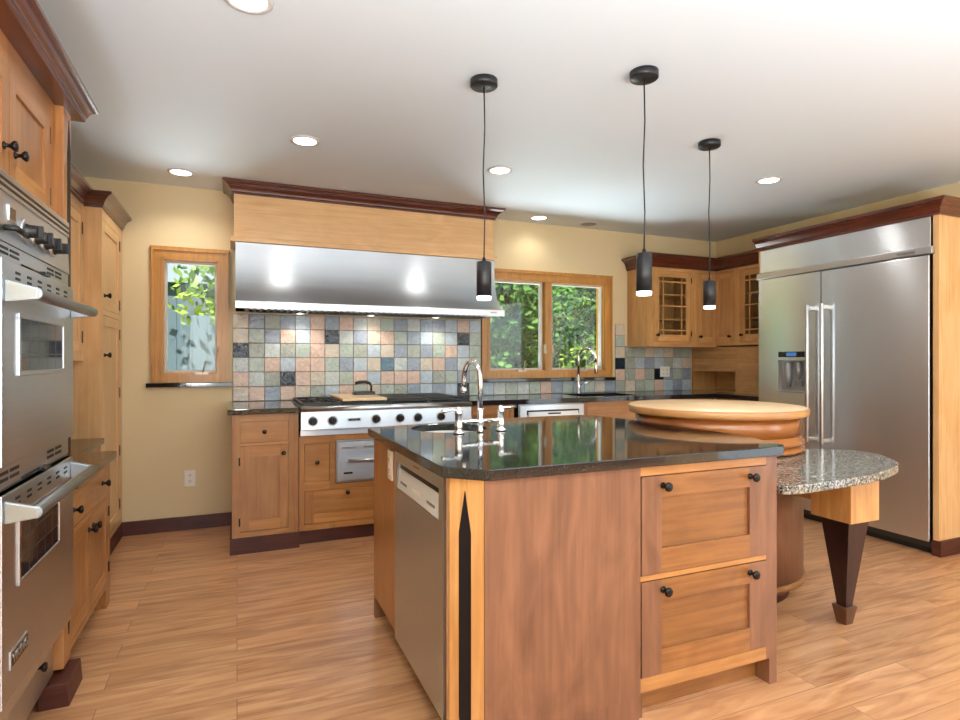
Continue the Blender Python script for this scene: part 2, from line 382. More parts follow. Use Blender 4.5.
# glazing behind the camera
for i, (a, b, z0, z1) in enumerate(FW):
    T = lambda s, d, z: (s, YF+d, z)
    mb = MB(T); mb.box(a, a+.06, -.1, .02, z0, z1); mb.box(b-.06, b, -.1, .02, z0, z1); mb.box(a, b, -.1, .02, z0, z0+.06); mb.box(a, b, -.1, .02, z1-.06, z1)
    structure(mb.build('window_%d' % (i+3), WINW))

# ------------------------------------------------------------------ left run: oven tower
TX = -.62
t = thing('oven_cabinet', 'tall cherry cabinet built around the double wall oven, mahogany crown on top', 'cabinet', (-.9, 2.15, 0))
T = E_(TX)
mb = MB(T); mb.box(1.66, 2.66, -.54, -.02, 2.15, 2.19); mb.box(1.66, 1.70, -.54, -.005, .1, 2.19); mb.box(2.55, 2.66, -.54, -.005, .1, 2.19)
mb.box(1.70, 2.55, -.54, -.05, 1.76, 2.11); mb.box(1.70, 1.835, -.54, -.005, .28, 1.76); mb.box(1.70, 2.55, -.54, -.06, .1, .28); mb.box(1.7, 2.55, -.545, -.53, .28, 1.76)
mb.build('carcass', [CV, CH], t)
frame(T, 1.70, 2.55, 1.75, 2.19, [(1.72, 2.10, 1.775, 2.11), (2.10, 2.505, 1.775, 2.11)], t, CM, -.05, 0)
for a, b, kz in ((1.72, 2.10, 2.055), (2.10, 2.505, 2.145)):
    d = shaker(T, a, b, 1.775, 2.11, t, CM, 'door', st=.055, rt=.055, rb=.055, d=0.004, th=.02)
    knob(T, kz, 1.86, d, 1.1, .004)
hinge(T, 2.508, 2.05, t, .06); hinge(T, 2.508, 1.83, t, .06)
MB(T).box(1.72, 2.55, -.02, .002, .10, .285).build('bottom_drawer', ST, t, .002)
dk = [o for o in bpy.data.objects if o.parent == t and o.name.startswith('bottom_drawer')][0]; dk['label'] = 'grey steel drawer front under the oven'
knob(T, 2.34, .222, dk, 1.1, .002); knob(T, 1.95, .222, dk, 1.1, .002)
po = MB(T); po.box(2.575, 2.675, -.03, .028, .1, 2.19); po = po.build('post', CV, t, .002)
sp = MB(T)
for z0, z1 in ((.2, .9), (1.45, 2.09)): sp.poly([(2.632, .0275, z0), (2.632, .0275, z1), (2.64, .0275, z1), (2.64, .0275, z0)], [(2.632, .0295, z0+.1), (2.632, .0295, z1-.1), (2.64, .0295, z1-.1), (2.64, .0295, z0+.1)])
sp.bm.free(); sp = MB(T)
def spike(mb, s, w, z0, z1, d0, d1):
    o = [(s-w*.1, z0), (s+w*.1, z0), (s+w*.5, z0+.12), (s+w*.5, z1-.13), (s, z1), (s-w*.5, z1-.13), (s-w*.5, z0+.12)]
    mb.poly([(a, d0, z) for a, z in o], [(a, d1, z) for a, z in o])
spike(sp, 2.645, .042, .2, 2.16, .027, .0295); sp.build('inlay', INL, po)
MB(T).poly([(2.49, -.03, 0), (2.685, -.03, 0), (2.685, .065, 0), (2.49, .065, 0)], [(2.49, -.03, .085), (2.685, -.03, .085), (2.685, .058, .085), (2.49, .058, .085)]).build('plinth_block', PLN, t, .003)
MB(T).box(1.66, 2.49, -.54, -.07, 0, .1).build('toe_kick', DRK, t)
MB().sweep([(-1.16, 1.66), (-.62, 1.66), (-.62, 2.66), (-1.16, 2.66)], [(0, 2.185), (.06, 2.185), (.066, 2.19), (.066, 2.2), (.07, 2.204), (.072, 2.21), (.078, 2.222), (.086, 2.232), (.096, 2.238), (.104, 2.24), (.104, 2.252), (0, 2.252)]).build('crown_molding', CRN, t)

# double oven
o = thing('double_wall_oven', 'stainless double wall oven with black knobs and two arched handles', 'oven', (-.9, 2.15, .29))
x0, x1 = 1.84, 2.53
MB(T).box(x0, x1, -.5, .045, .30, 1.745).build('oven_body', plain('oven_shell', (.25, .25, .25, 1), .4, .8), o)
mb = MB(T)
mb.box(x0-.01, x1+.005, .03, .054, 1.692, 1.745)
lv = mb.build('louvre_trim', POL, o, .002)
for k in range(2): MB(T).box(x0, x1, .0535, .0555, 1.703+.017*k, 1.710+.017*k).build('slot', SLOT, lv)
cp = MB(T).poly([(x0, 0, 1.557), (x1, 0, 1.557), (x1, .056, 1.557), (x0, .056, 1.557)], [(x0, 0, 1.692), (x1, 0, 1.692), (x1, .05, 1.692), (x0, .05, 1.692)]).build('control_panel', STY, o, .002)
ok = []
for s, kk in ((2.05, 1.35), (2.145, 1), (2.235, 1), (2.325, 1)):
    b = MB(T).lathe((s, .052, 1.617), 1, [(0, .030*min(kk, 1.2)), (.006, .030*min(kk, 1.2)), (.008, .026*min(kk, 1.2))], 24).build('knob_bezel', POL, cp)
    kb = MB(T).lathe((s, .058, 1.617), 1, [(0, .022), (.004, .022), (.008, .019), (.028, .018), (.03, .016)], 20)
    kb.box(s-.006, s+.006, .08, .1, 1.600, 1.634); kb.build('control_knob', BLK, cp, .001)
ds = MB(T).box(1.925, 1.98, .05, .056, 1.62, 1.665).build('display', POL, cp, .002)
MB(T).box(1.932, 1.973, .056, .0565, 1.627, 1.658).build('display_glass', DGL, ds)
lvr = MB(T); lvr.tube([(1.895, .054, 1.595), (1.895, .08, 1.595), (1.95, .085, 1.588)], .008, 10); lvr.build('selector_lever', BLK, cp)
def vent_strip(z0, z1, name):
    v = MB(T).box(x0, x1, .03, .052, z0, z1).build(name, STY, o, .0015)
    for a in (1.89, 1.975, 2.31, 2.40):
        s = MB(T)
        for k in range(2): s.box(a-.035, a+.035, .0515, .0535, z0+.3*(z1-z0)+.3*(z1-z0)*k, z0+.45*(z1-z0)+.3*(z1-z0)*k)
        s.build('slot', SLOT, v)
    c = MB(T); c.box(2.18, 2.24, .052, .07, z0-.003, z0+.007); c.tube([(2.03, .053, z0+.004), (2.18, .06, z0+.002)], .003, 8); c.build('latch', BLK, v)
vent_strip(1.512, 1.557, 'vent_strip'); vent_strip(.905, .965, 'vent_strip')
def oven_door(z0, z1, wz0, wz1, hz):
    d = MB(T).box(x0-.005, x1+.005, .03, .067, z0, z1).build('door', STY, o, .003)
    for k in range(6):
        s = MB(T); a = 1.95+k*.095
        for j in range(2): s.poly([(a-.018, .0665, z1-.03-.016*j), (a+.018, .0665, z1-.03-.016*j), (a+.018, .0665, z1-.023-.016*j), (a-.018, .0665, z1-.023-.016*j)], [(a-.018, .0685, z1-.03-.016*j), (a+.018, .0685, z1-.03-.016*j), (a+.018, .0685, z1-.023-.016*j), (a-.018, .0685, z1-.023-.016*j)])
        s.build('vent_slot', SLOT, d)
    a, b = 1.962, (2.385 if z0 > .9 else 2.335); w = .014
    f = MB(T); f.box(a-w, b+w, .066, .072, wz0-w, wz0); f.box(a-w, b+w, .066, .072, wz1, wz1+w); f.box(a-w, a, .066, .072, wz0, wz1); f.box(b, b+w, .066, .072, wz0, wz1)
    f = f.build('window_frame', POL, d, .002)
    MB(T).box(a, b, .066, .069, wz0, wz1).build('window_glass', DGL, f)
    rk = MB(T)
    for k in range(1, 3): rk.box(a, b, .069, .0695, wz0+(wz1-wz0)*k/3-.001, wz0+(wz1-wz0)*k/3+.001)
    for k in range(1, 5): rk.box(a+(b-a)*k/5-.001, a+(b-a)*k/5+.001, .069, .0695, wz0, wz1)
    rk.build('window_grid', plain('window_grid', (.1, .1, .1, 1), .3, .8), f)
    h = MB(T)
    h.tube([(1.85, .132, hz), (2.51, .132, hz)], .017, 16)
    for s_ in (1.86, 2.50):
        g = 1 if s_ < 2 else -1
        h.poly([(s_-.012*1, .066, hz-.025), (s_+.012, .066, hz-.025), (s_+.012, .14, hz-.015), (s_-.012, .14, hz-.015)], [(s_-.012, .066, hz+.035), (s_+.012, .066, hz+.035), (s_+.012, .14, hz+.014), (s_-.012, .14, hz+.014)])
    h.build('handle', STD, d, .004)
    return d
oven_door(.968, 1.508, 1.215, 1.36, 1.42)
d2 = oven_door(.345, .896, .64, .81, .845)
MB(T).box(x0, x1, .0, .06, .30, .34).build('bottom_trim', POL, o, .003)
npl = MB(T).box(1.885, 2.025, .066, .071, .425, .475).build('nameplate', POL, d2, .002)
MB(T).box(1.892, 2.018, .071, .0715, .432, .468).build('nameplate_panel', BLK, npl)
text('VIKING', .036, d2, (TX+.072, 1.955, .45), (PI/2, 0, PI/2), POL)

# ------------------------------------------------------------------ left base, uppers, pantry
T = E_(-.60)
t = thing('base_cabinet', 'cherry base cabinet with one wide drawer and two doors beside the ovens', 'cabinet', (-.88, 3.07, 0))
MB(T).box(2.68, 3.47, -.56, -.02, .11, .742).build('carcass', CV, t)
ops = [(2.69, 3.43, .575, .715), (2.69, 3.045, .135, .55), (3.045, 3.43, .135, .55)]
frame(T, 2.68, 3.47, .11, .742, ops, t, CM)
d = shaker(T, *ops[0], t, CM, 'drawer', slab=True)
knob(T, 2.74, .65, d, 1.15); knob(T, 3.28, .65, d, 1.15)
for op, ks in ((ops[1], 3.005), (ops[2], 3.085)):
    d = shaker(T, *op, t, CM, 'door', st=.05); knob(T, ks, .50, d, 1.15)
for z in (.2, .48): hinge(T, 3.434, z, t)
MB(T).poly([(3.40, -.06, 0), (3.47, -.06, 0), (3.47, -.004, 0), (3.40, -.004, 0)], [(3.36, -.06, .11), (3.47, -.06, .11), (3.47, 0, .11), (3.36, 0, .11)]).build('foot', CV, t)
MB(T).box(2.68, 3.38, -.5, -.07, 0, .11).build('toe_kick', DRK, t)
t = thing('base_cabinet', 'recessed cherry base cabinet tucked between the drawer cabinet and tall pantry', 'cabinet', (-.98, 3.78, 0))
T2 = E_(-.755)
MB(T2).box(3.472, 4.086, -.40, -.02, .1, .742).build('carcass', CV, t)
frame(T2, 3.472, 4.086, .1, .742, [(3.51, 4.05, .14, .70)], t, CM)
shaker(T2, 3.51, 4.05, .14, .70, t, CM, 'door'); MB(T2).box(3.472, 4.086, -.4, -.02, 0, .1).build('toe_kick', PLN, t)
mb = MB(); pts = [(-1.165, 2.68), (-.57, 2.68), (-.57, 3.47), (-.59, 3.49), (-.735, 3.495), (-.735, 4.088), (-1.165, 4.088)]
mb.poly([(x, y, .743) for x, y in pts], [(x, y, .777) for x, y in pts])
tag(mb.build('countertop', GBRN, None, .003, (-.88, 3.3, .743)), 'polished brown granite countertop on the low left cabinets', 'countertop')
T = E_(-.84)
t = thing('wall_cabinet', 'tall maple wall cabinet hanging over the brown counter beside the pantry', 'cabinet', (-1.0, 3.4, 1.24))
MB(T).box(2.70, 4.086, -.325, -.02, 1.24, 2.17).build('carcass', [MV], t)
ops = [(2.76, 3.36, 1.29, 2.10), (3.40, 4.04, 1.29, 2.10)]
frame(T, 2.70, 4.086, 1.24, 2.17, ops, t, CHV)
for op in ops: shaker(T, *op, t, CHV, 'door', st=.06, rt=.06, rb=.06)
for z in (1.38, 2.02): hinge(T, 4.044, z, t, .07)
MB().sweep([(-.84, 2.70), (-.84, 4.03)], crown_prof(2.16, .09, .06)).build('crown_molding', CRN, t)
sbk = MB(E_(-1.165)).box(2.70, 4.086, 0, .012, .779, 1.238)
tag(sbk.build('backsplash_panel', CV, None, 0, (-1.16, 3.4, .778)), 'plain cherry panel on the wall between brown counter and wall cabinet', 'panel')
T = E_(-.75)
t = thing('pantry_cabinet', 'full height maple pantry in the left corner with stacked doors', 'cabinet', (-.95, 4.42, 0))
MB(T).box(4.09, 4.755, -.415, -.02, .1, 2.17).build('carcass', [MV], t)
ops = [(4.13, 4.66, .14, 1.52), (4.13, 4.66, 1.555, 2.10)]
frame(T, 4.09, 4.755, .1, 2.17, ops, t, CHV)
for op, kz in zip(ops, (1.275, 1.64)):
    d = shaker(T, *op, t, CHV, 'door', st=.06, rt=.06, rb=.06); knob(T, 4.165, kz, d, 1.2)
for z in (.25, .62, 1.02, 1.42, 1.62, 2.03): hinge(T, 4.664, z, t, .07)
MB(T).box(4.09, 4.755, -.4, .006, 0, .1).build('plinth', PLN, t)
MB().sweep([(-1.165, 4.09), (-.75, 4.09), (-.75, 4.755)], crown_prof(2.16, .09, .06)).build('crown_molding', CRN, t)

# ------------------------------------------------------------------ electrical outlets
def outlet(T, s, z, label, w=.075, h=.12, parent=None, duplex=1):
    r = thing('wall_outlet', label, 'outlet', T(s, 0, z), 'outlets')
    MB(T).box(s-w/2, s+w/2, .0005, .007, z-h/2, z+h/2).build('cover_plate', WHT, r, .002)
    g = MB(T)
    for k in range(duplex):
        c = s + (k-(duplex-1)/2)*.046
        for zz in (z-.022, z+.022):
            q = MB(T).box(c-.017, c+.017, .006, .009, zz-.015, zz+.015).build('socket', WHT, r, .001)
            g2 = MB(T)
            for dx in (-.006, .006): g2.box(c+dx-.0015, c+dx+.0015, .0085, .0096, zz-.003, zz+.008)
            g2.box(c-.002, c+.002, .0085, .0096, zz-.011, zz-.007); g2.build('slot', SLOT, q)
    g.bm.free(); return r
outlet(S_(YB), -.319, .375, 'white wall outlet low on the tan wall under the small window')

# ------------------------------------------------------------------ back run
T = S_(4.03); CT = .93
t = thing('base_cabinet', 'narrow cherry base cabinet left of the rangetop, one drawer over one door', 'cabinet', (.18, 4.4, 0))
MB(T).box(-.03, .375, -.72, -.02, .1, .893).build('carcass', CV, t)
ops = [(.018, .314, .708, .846), (.018, .314, .135, .698)]
frame(T, -.03, .378, .1, .893, [ops[0], (.018, .314, .135, .690)], t, CM, name='face_frame')
d = shaker(T, *ops[0], t, CM, 'drawer', slab=True); knob(T, .165, .778, d)
d = shaker(T, .018, .314, .135, .690, t, CM, 'door', st=.05, rt=.07, rb=.07); knob(T, .283, .634, d)
for z in (.2, .59): hinge(T, .014, z, t)
MB(T).box(-.042, .382, -.7, .022, 0, .10).build('plinth', PLN, t)
t = thing('range_cabinet', 'cherry base cabinet under the rangetop with warming drawer and wide drawer', 'cabinet', (1.0, 4.4, 0))
MB(T).box(.385, 1.60, -.70, -.02, .1, .735).build('carcass', CV, t)
ops = [(.414, .582, .426, .682), (.62, 1.10, .40, .70), (.414, 1.10, .14, .365), (1.14, 1.57, .14, .68)]
frame(T, .382, 1.60, .1, .735, ops, t, CM)
d = shaker(T, *ops[0], t, CM, 'drawer', slab=True); knob(T, .498, .556, d)
d = shaker(T, *ops[2], t, CM, 'drawer', st=.06, rt=.045, rb=.06, panel_h=True); knob(T, .70, .34, d)
d = shaker(T, *ops[3], t, CM, 'door'); knob(T, 1.18, .6, d)
MB(T).box(.382, 1.60, -.7, -.05, 0, .1).build('toe_kick', PLN, t)
t = thing('warming_drawer', 'small stainless warming drawer set under the rangetop', 'appliance', (.86, 4.03, .4))
MB(T).box(.625, 1.095, -.015, .003, .405, .695).build('drawer_frame', POL, t, .002)
MB(T).box(.64, 1.08, .003, .010, .42, .68).build('front_panel', STH, t, .002)
for a in (.66, .81, .96): MB(T).box(a, a+.1, .010, .013, .635, .65).build('vent', POL, t)
hb = MB(T); hb.tube([(.70, .045, .562), (1.06, .045, .555)], .009, 10); hb.tube([(.72, .01, .56), (.72, .045, .56)], .007); hb.tube([(1.04, .01, .555), (1.04, .045, .555)], .007); hb.build('handle', POL, t)
MB(T).box(.675, .735, .010, .012, .462, .475).build('badge', BLK, t)

# countertops of the back
mb = MB(); mb.box(-.055, .383, 3.995, 4.755, .895, CT)
tag(mb.build('countertop', GBLK, None, .003, (.17, 4.4, .895)), 'short black granite countertop between the rangetop and small window', 'countertop')
SX0, SX1, SY0, SY1 = 2.74, 3.34, 4.24, 4.62
t = thing('countertop', 'long black granite countertop under the double window, turning the corner to the refrigerator', 'countertop', (3.2, 4.4, .895))
mb = MB()
for a, b, c, d in ((1.605, SX0, 4.14, 4.755), (SX0, SX1, 4.14, SY0), (SX0, SX1, SY1, 4.755), (SX1, 4.12, 4.14, 4.755), (4.12, 4.745, 3.63, 4.755)):
    mb.box(a, b, c, d, .892, CT)
mb.build('slab', GBLK, t)
t = thing('kitchen_sink', 'dark undermount sink set in the black counter below the double window', 'sink', (3.04, 4.43, .7))
mb = MB(); w = .012
mb.box(SX0-w, SX0, SY0-w, SY1+w, .70, .891); mb.box(SX1, SX1+w, SY0-w, SY1+w, .70, .891); mb.box(SX0, SX1, SY0-w, SY0, .70, .891); mb.box(SX0, SX1, SY1, SY1+w, .70, .891); mb.box(SX0-w, SX1+w, SY0-w, SY1+w, .688, .70)
mb.build('basin', plain('dark_composite_sink', (.03, .03, .032, 1), .35), t, .003)
MB().lathe((3.04, 4.43, .70), 2, [(0, .04), (.003, .045), (.004, .03)], 20).build('drain', CHR, t)

# rangetop
o = thing('rangetop', 'stainless gas rangetop with six black knobs under the wide steel hood', 'rangetop', (1.0, 4.3, .737))
MB().box(.388, 1.602, 4.0, 4.74, .78, .935).build('body', ST, o, .003)
fp = MB().poly([(.388, 3.975, .78), (1.602, 3.975, .78), (1.602, 4.01, .78), (.388, 4.01, .78)], [(.388, 3.985, .90), (1.602, 3.985, .90), (1.602, 4.01, .90), (.388, 4.01, .90)]).build('control_panel', STH, o, .002)
MB().tube([(.388, 3.985, .917), (1.602, 3.985, .917)], .018, 16).build('front_rail', STH, o)
MB().box(.388, 1.602, 4.012, 4.03, .737, .779).build('drip_tray', STH, o, .002)
TR = S_(3.98)
for s in (.465, .593, .889, 1.060, 1.190, 1.363):
    MB(TR).lathe((s, -.002, .838), 1, [(0, .034), (.006, .034), (.008, .03)], 24).build('knob_bezel', POL, fp)
    kb = MB(TR).lathe((s, .004, .838), 1, [(0, .027), (.005, .027), (.01, .023), (.03, .021), (.032, .018)], 20); kb.box(s-.006, s+.006, .034, .045, .818, .858)
    kb.build('control_knob', BLK, fp, .001)
bd = MB(TR).box(.695, .785, -.001, .003, .828, .850).build('badge', POL, fp, .001)
MB(TR).box(.703, .777, .003, .0035, .833, .845).build('badge_panel', BLK, bd)
text('VIKING', .013, fp, (.74, 3.976, .839), (PI/2, 0, 0), POL)
MB().box(.40, 1.59, 4.02, 4.70, .935, .938).build('burner_tray', plain('burner_tray', (.04, .04, .04, 1), .35, .8), o)
def grate(x0, x1, y0, y1, nx, z=.957, spokes=True):
    g = MB(); r = .0065
    for x in (x0, x1): g.box(x-r, x+r, y0, y1, z-.01, z)
    for y in (y0, y1, (y0+y1)/2): g.box(x0, x1, y-r, y+r, z-.01, z)
    for x in (x0, x1):
        for y in (y0+.01, y1-.01): g.box(x-r, x+r, y-r, y+r, .938, z)
    if spokes:
        cx = (x0+x1)/2
        for cy in ((3*y0+y1)/4, (y0+3*y1)/4):
            for k in range(8):
                a = k*PI/4+.2; L = min(x1-x0, (y1-y0)/2)/2
                g.tube([(cx+math.cos(a)*L*.35, cy+math.sin(a)*L*.35, z+.003), (cx+math.cos(a)*L*.98, cy+math.sin(a)*L*.98, z-.003)], .006, 6)
            g.lathe((cx, cy, .938), 2, [(0, .045), (.008, .045), (.012, .03)], 16)
    else:
        for k in range(1, nx):
            x = x0+(x1-x0)*k/nx; g.box(x-.005, x+.005, y0, y1, z-.008, z+.006)
    return g.build('grate', BLK, o)
grate(.405, .66, 4.04, 4.68, 0); 
grate(1.0, 1.285, 4.04, 4.68, 14, .962, False); grate(1.30, 1.585, 4.04, 4.68, 14, .962, False)
grate(.675, .985, 4.04, 4.68, 10, .952, False)
t = MB().box(.672, .985, 4.05, 4.66, .959, .978).build('cutting_board', BUT, None, .004, (.83, 4.35, .959))
tag(t, 'pale wooden board lying across the middle of the rangetop', 'board')
t = thing('bacon_press', 'black cast iron press with arched handle standing on the wooden board', 'press', (.90, 4.46, .979))
MB().poly([(.82, 4.42, .979), (.985, 4.42, .979), (.985, 4.52, .979), (.82, 4.52, .979)], [(.825, 4.425, 1.004), (.98, 4.425, 1.004), (.98, 4.515, 1.004), (.825, 4.515, 1.004)]).build('plate', BLK, t, .004)
MB().tube([(.96, 4.47, 1.0), (.962, 4.47, 1.04), (.95, 4.47, 1.065), (.915, 4.47, 1.076), (.87, 4.47, 1.074), (.835, 4.47, 1.066)], [.009, .008, .01, .013, .014, .011], 10).build('handle', BLK, t)

# hood and its wooden surround
o = thing('range_hood', 'wide stainless range hood flaring out above the rangetop', 'hood', (1.0, 4.5, 1.6))
prof = [(4.745, 2.08), (4.745, 1.612), (4.25, 1.612), (4.25, 1.645), (4.27, 1.655), (4.33, 1.69), (4.38, 1.74), (4.41, 1.80), (4.43, 1.88), (4.44, 1.98), (4.44, 2.08)]
mb = MB(); mb.poly([(-.01, y, z) for y, z in prof], [(1.995, y, z) for y, z in prof], 0, True)
cn = mb.build('canopy', STC, o); 
md = cn.modifiers.new('edge', 'EDGE_SPLIT'); md.split_angle = math.radians(32)
MB().box(-.012, 1.998, 4.243, 4.252, 1.597, 1.648).build('lip', STH, o, .003)
mb = MB(); mb.box(.05, 1.94, 4.30, 4.70, 1.604, 1.613)
fl = mb.build('filter_panel', plain('filter_steel', (.3, .3, .3, 1), .4, 1), o)
mb = MB()
for k in range(40): mb.box(.08+k*.046, .105+k*.046, 4.34, 4.62, 1.599, 1.605)
mb.build('baffle', ST, fl)
text('VIKING', .018, o, (1.90, 4.242, 1.625), (PI/2, 0, 0), BLK)
for x in (.45, 1.0, 1.55):
    MB().lathe((x, 4.66, 1.612), 2, [(-.010, .03), (0, .034)], 16).build('hood_lamp', LAMP, o)
    l = light('hood_lamp_light', 'SPOT', (x, 4.60, 1.565), (math.radians(8), 0, 0), 3.5, (1, .95, .86), spot_size=2.4, spot_blend=.8, shadow_soft_size=.03)
    l.parent = o; l.location = Vector(l.location)-Vector(o.location)
o = thing('hood_surround', 'maple wooden box with mahogany crown reaching the ceiling above the steel hood', 'hood surround', (1.0, 4.6, 2.08))
MB().box(-.02, 2.0, 4.465, 4.757, 2.08, 2.50).build('box', MH, o)
MB().box(-.045, 2.015, 4.425, 4.757, 2.082, 2.118).build('ledge', MH, o, .004)
MB().sweep([(-.02, 4.757), (-.02, 4.465), (2.0, 4.465), (2.0, 4.757)][::1], crown_prof(2.425, .088, .075)).build('crown_molding', CRN, o)

# backsplash tiles
def tiles(name, label, x0, x1, z0, z1, p, spec, seed, T=S_(YB), weights=(5, 4, 4, 4, 4, 3, 4, 0, 0), pz=None, holes=()):
    rnd = random.Random(seed); pz = pz or p; mb = MB(T); g = .003
    nx = round((x1-x0)/p); nz = round((z1-z0)/pz); p = (x1-x0)/nx; pz = (z1-z0)/nz
    mb.box(x0, x1, .0005, .006, z0, z1, 9)
    last = None
    for j in range(nz):
        for i in range(nx):
            k = spec.get((i, j))
            while k is None or (k == last and (i, j) not in spec): k = rnd.choices(range(9), weights)[0]
            last = k
            a, b, c, d = x0+i*p+g/2, x0+(i+1)*p-g/2, z1-(j+1)*pz+g/2, z1-j*pz-g/2
            mb.poly([(a, .006, c), (b, .006, c), (b, .006, d), (a, .006, d)], [(a+.002, .0105, c+.002), (b-.002, .0105, c+.002), (b-.002, .0105, d-.002), (a+.002, .0105, d-.002)], k)
    return tag(mb.build(name, TILES+[GROUT], None, 0, T((x0+x1)/2, 0, z0)), label, 'backsplash')
tiles('tile_backsplash', 'glossy blue, sage and peach tile backsplash between rangetop and hood', -.03, 2.005, CT+.001, 1.596, .1130,
      {(0, 2): 7, (3, 4): 7, (6, 1): 7, (10, 3): 8, (16, 1): 7, (16, 5): 7, (0, 1): 1, (3, 1): 0, (2, 3): 0, (5, 3): 0, (6, 0): 3, (15, 3): 3, (14, 0): 3, (15, 2): 0, (11, 4): 0, (12, 4): 0}, 3, pz=.1118)
tiles('tile_backsplash', 'single row of pale tiles under the double window sill', 2.008, 3.44, CT+.001, 1.046, .118, {}, 5, weights=(2, 3, 3, 3, 4, 3, 4, 0, 0))
tiles('tile_backsplash', 'pale tile backsplash beneath the glass door corner cabinets', 3.56, 4.40, CT+.001, 1.385, .115, {(3, 2): 7, (7, 1): 7, (7, 3): 7}, 8, weights=(2, 2, 3, 5, 5, 4, 4, 0, 0))
tiles('tile_backsplash', 'narrow vertical strip of tiles beside the double window', 3.443, 3.558, CT+.001, 1.60, .115, {(0, 4): 0, (0, 3): 7, (0, 0): 1, (0, 1): 6, (0, 2): 1}, 9, pz=.1118)
outlet(S_(YB-.0105), 4.05, 1.125, 'white double outlet on the pale tiles under the corner cabinet', .12, .105, duplex=2)

# base cabinets right of the range
T = S_(4.17)
t = thing('base_cabinet', 'short cherry base cabinet just right of the rangetop', 'cabinet', (1.84, 4.45, 0))
MB(T).box(1.606, 2.045, -.57, -.02, .1, .89).build('carcass', CV, t); frame(T, 1.606, 2.045, .1, .89, [(1.64, 2.01, .70, .85), (1.64, 2.01, .14, .67)], t, CM)
d = shaker(T, 1.64, 2.01, .70, .85, t, CM, 'drawer', st=.05, rt=.03, rb=.03); knob(T, 1.82, .775, d)
shaker(T, 1.64, 2.01, .14, .67, t, CM, 'door'); MB(T).box(1.606, 2.045, -.5, -.05, 0, .1).build('toe_kick', PLN, t)
t = thing('dishwasher', 'stainless appliance front under the black counter below the window', 'dishwasher', (2.39, 4.45, .0))
MB(T).box(2.085, 2.693, -.56, .0, .1, .885).build('body', ST, t); dd = MB(T).box(2.09, 2.69, 0, .02, .1, .88).build('door', ST, t, .003)
MB(T).box(2.15, 2.64, .0195, .022, .80, .838).build('handle_recess', SLOT, dd); MB(T).box(2.16, 2.63, .021, .03, .775, .826).build('pocket_handle', POL, dd, .003)
MB(T).box(2.34, 2.46, .03, .032, .803, .815).build('display', BLK, dd)
MB(T).box(2.085, 2.693, -.5, -.05, 0, .1).build('toe_kick', DRK, t)
t = thing('sink_cabinet', 'cherry sink base cabinet under the double window', 'cabinet', (3.4, 4.45, 0))
mb = MB(T); mb.box(2.70, 4.14, -.57, -.55, .1, .89); mb.box(2.70, 2.718, -.57, -.02, .1, .89); mb.box(4.12, 4.14, -.57, -.02, .1, .68); mb.box(2.70, 4.14, -.57, -.02, .1, .12)
mb.build('carcass', CV, t); frame(T, 2.70, 4.14, .1, .89, [(2.74, 3.36, .14, .68), (3.40, 4.10, .14, .68)], t, CM)
for a, b, kx in ((2.74, 3.05, 3.01), (3.05, 3.36, 3.09), (3.40, 4.10, 3.45)):
    d = shaker(T, a, b, .14, .68, t, CM, 'door'); knob(T, kx, .62, d)
MB(T).box(2.70, 4.14, -.5, -.05, 0, .1).build('toe_kick', PLN, t)
T = W_(4.15)
t = thing('corner_base_cabinet', 'cherry base cabinet along the right wall beside the refrigerator', 'cabinet', (4.45, 3.9, 0))
MB(T).box(3.635, 4.15, -.595, -.02, .1, .89).build('carcass', CV, t); frame(T, 3.635, 4.15, .1, .89, [(3.67, 4.11, .70, .85), (3.67, 4.11, .14, .67)], t, CM)
d = shaker(T, 3.67, 4.11, .70, .85, t, CM, 'drawer', slab=True); knob(T, 3.89, .775, d); shaker(T, 3.67, 4.11, .14, .67, t, CM, 'door'); MB(T).box(3.635, 4.15, -.5, -.05, 0, .1).build('toe_kick', PLN, t)

# window faucet
def arc(cx, cy, cz, r, dx, dy, a0, a1, n=14):
    return [(cx+dx*r*math.cos(a0+(a1-a0)*i/n), cy+dy*r*math.cos(a0+(a1-a0)*i/n), cz+r*math.sin(a0+(a1-a0)*i/n)) for i in range(n+1)]
t = thing('kitchen_faucet', 'chrome pull down faucet with tall arch at the sink below the window', 'faucet', (2.96, 4.66, CT+.001))
fx, fy = 2.96, 4.66
MB().lathe((fx, fy, CT+.001), 2, [(0, .028), (.006, .028), (.012, .02), (.16, .018), (.165, .015)], 18).build('body', CHR, t)
mb = MB(); mb.tube([(fx, fy, 1.08), (fx, fy, 1.25)]+arc(fx+.055, fy-.06, 1.27, .081, -.68, .74, 0, PI)+[(fx+.11, fy-.12, 1.22)], .011, 12); mb.build('spout', CHR, t)
MB().lathe((fx+.11, fy-.12, 1.12), 2, [(0, .014), (.01, .018), (.08, .015), (.10, .012)], 14).build('spray_head', CHR, t)
MB().tube([(fx+.015, fy-.01, 1.02), (fx+.06, fy-.03, 1.03), (fx+.10, fy-.05, 1.05)], [.009, .007, .006], 10).build('lever', CHR, t)

